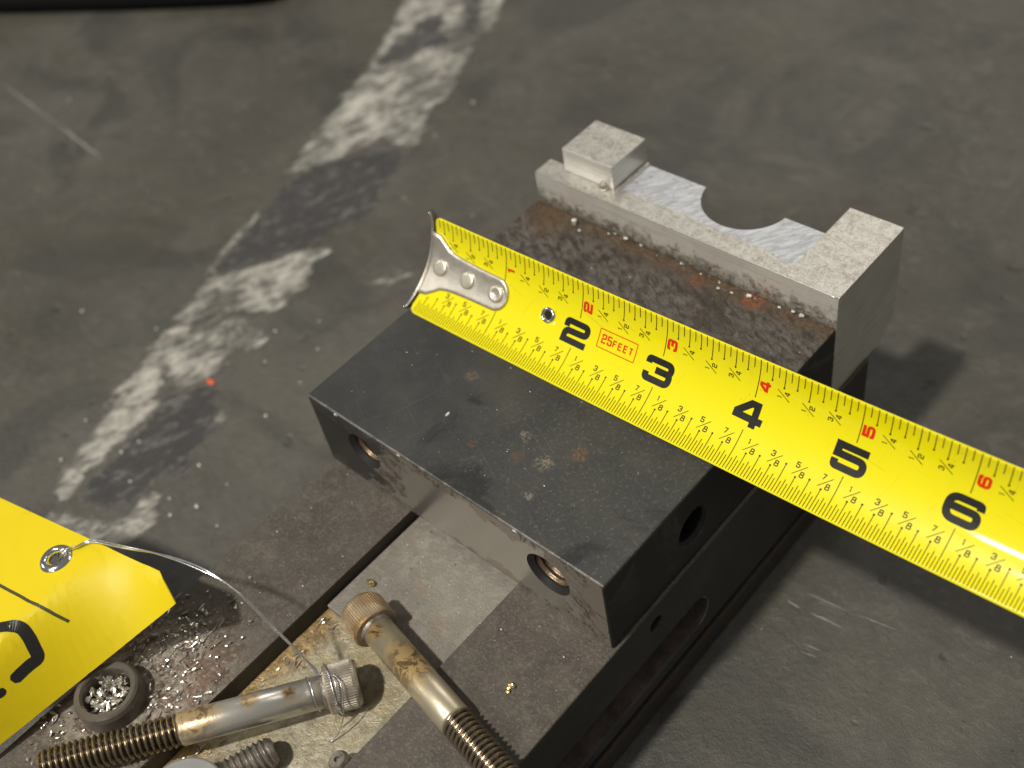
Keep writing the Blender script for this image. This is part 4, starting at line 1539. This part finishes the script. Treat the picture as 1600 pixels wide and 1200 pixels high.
flakes(sp_, M['chip'], 'metal_shavings', 'silvery shavings filling the socket of the seated screw', 'shavings')
sp_ = []
for _ in range(60):
    y = random.uniform(-4.2, -1.3)
    sp_.append(((1.30 + abs(random.gauss(0, .10)), y, -1.28 + .01), random.uniform(.03, .09), random.uniform(.006, .014), random.gauss(1.6, .5), random.uniform(-.1, .3)))
flakes(sp_, M['chip'], 'metal_shavings', 'small shavings lying in the oily slot along the left rail', 'shavings')


def pebble(c, r, sx=1.0, sy=1.0, sz=1.0, seed=0, sub=2):
    bm = bmesh.new()
    bmesh.ops.create_icosphere(bm, subdivisions=sub, radius=1)
    rr = random.Random(seed)
    ph = [rr.uniform(0, 6.28) for _ in range(6)]
    for v in bm.verts:
        k = 1 + .18 * math.sin(3 * v.co.x + ph[0]) * math.sin(3 * v.co.y + ph[1]) + .14 * math.sin(5 * v.co.z + ph[2]) + .10 * math.sin(6 * v.co.y + ph[3])
        v.co = Vector((v.co.x * sx, v.co.y * sy, v.co.z * sz)) * (k * r)
    zmin = min(v.co.z for v in bm.verts)
    for v in bm.verts:
        v.co += Vector((c[0], c[1], c[2] - zmin))
    return bm


tag(from_bm('metal_chip', pebble((1.447, -.83, -1.199), .048, 1, .75, .7, 3), M['brass']), 'small golden chip on the grey insert beside the brown screw head', 'chip')
tag(from_bm('metal_chip', pebble((1.66, -.95, -1.199), .026, .8, 1.2, .7, 5), M['chip']), 'tiny bright chip touching the top of the brown screw head', 'chip')
bm = pebble((3.415, -.845, ZT), .030, 1.2, .8, .8, 8)
for k in range(5):
    b2 = pebble((3.415 + random.gauss(0, .035), -.845 + random.gauss(0, .045), ZT), random.uniform(.014, .026), 1.1, .9, .8, 20 + k, 1)
    me_ = bpy.data.meshes.new('t')
    b2.to_mesh(me_)
    b2.free()
    bm.from_mesh(me_)
tag(from_bm('metal_chip', bm, M['brass']), 'crumpled golden chip on the right rail in front of the block', 'chip')
tag(from_bm('metal_chip', pebble((.66, 3.56, 0.0), .035, .8, .8, 1.3, 11), M['grit']), 'pale chip standing on the rusty block top near the jaw', 'chip')
tag(from_bm('plastic_fleck', pebble((-4.20, .66, FLOOR + .012), .062, 1.25, .6, .22, 12), M['orange']), 'orange plastic fleck on the painted floor stripe', 'plastic fleck')
tag(from_bm('wood_splinter', pebble((1.435, .645, 0.0), .024, .6, 1.3, .6, 13, 1), M['grit']), 'tiny pale splinter alone on the dark block top', 'splinter')

# loose grit on the floor and along the jaw
grit = [(-12.95, 3.82, 7), (-7.26, 0.41, 7), (-4.84, -1.53, 6), (-4.21, -0.93, 6), (-4.16, -0.66, 5), (-3.66, -1.16, 5), (-3.08, -0.41, 6), (-2.95, -1.01, 7), (-2.72, -1.17, 6), (-2.52, -0.87, 8), (-2.99, 0.71, 6), (-3.83, 1.39, 5), (-4.2, 1.9, 5), (-3.36, 2.02, 5), (-5.64, 7.81, 6), (-5.55, 6.73, 5), (-4.78, 5.21, 4), (-3.47, 5.47, 4), (-5.86, 0.87, 5), (-5.18, -0.89, 5), (-9.09, 0.31, 4), (-10.87, 1.79, 4), (-2.49, -0.39, 4), (-2.05, -0.9, 4), (-3.07, 1.42, 4), (-3.78, 2.42, 4), (4.25, 1.94, 2), (6.47, 3.18, 2)]
bm = bmesh.new()


def add_pebble(bm, b2):
    me_ = bpy.data.meshes.new('t')
    b2.to_mesh(me_)
    b2.free()
    bm.from_mesh(me_)
    bpy.data.meshes.remove(me_)


for i, (x, y, s) in enumerate(grit):
    add_pebble(bm, pebble((x, y, FLOOR + .002), s * .0050, 1, .7, .6, 40 + i, 1))
tag(from_bm('floor_grit', bm, M['grit'], None, (-4, 2, FLOOR)), 'pale specks of grit scattered over the concrete floor', 'grit', kind='stuff')
bm = bmesh.new()
for i in range(16):
    x = random.uniform(1.0, 3.85)
    add_pebble(bm, pebble((x, 3.68 - abs(random.gauss(0, .05)), 0.0), random.choice((.006, .007, .009, .012, .016)), 1.2, .8, .8, 90 + i, 1))
for (x, y, r) in ((2.95, 3.62, .028), (3.55, 3.66, .03), (3.45, 3.66, .022), (1.32, 3.66, .026), (.78, 3.50, .018), (2.62, 3.55, .02), (3.3, 3.64, .018)):
    add_pebble(bm, pebble((x, y, 0), r, 1.2, .8, .8, int(x * 100), 1))
tag(from_bm('loose_grit', bm, M['grit'], None, (2, 3.6, 0)), 'pale crumbs gathered on the block along the foot of the jaw', 'grit', kind='stuff')
bm = bmesh.new()
for i in range(70):
    x, y = random.uniform(.1, 3.8), random.uniform(.05, 3.4)
    add_pebble(bm, pebble((x, y, 0.0), random.choice((.003, .004, .005, .006, .008)), 1.2, .8, .6, 200 + i, 1))
for i in range(70):
    x, y = random.choice((random.uniform(.05, 1.2), random.uniform(2.8, 3.9))), random.uniform(-3.5, -.03)
    add_pebble(bm, pebble((x, y, ZT), random.choice((.003, .004, .005, .007, .010)), 1.2, .8, .6, 400 + i, 1))
for i in range(40):
    x, y = random.uniform(1.3, 2.7), random.uniform(-1.2, -.05)
    add_pebble(bm, pebble((x, y, -1.20), random.choice((.004, .005, .007)), 1.2, .8, .6, 600 + i, 1))
tag(from_bm('metal_dust', bm, M['grit'], None, (2, 0, -1)), 'fine pale metal dust sprinkled over the block and rails', 'dust', kind='stuff')
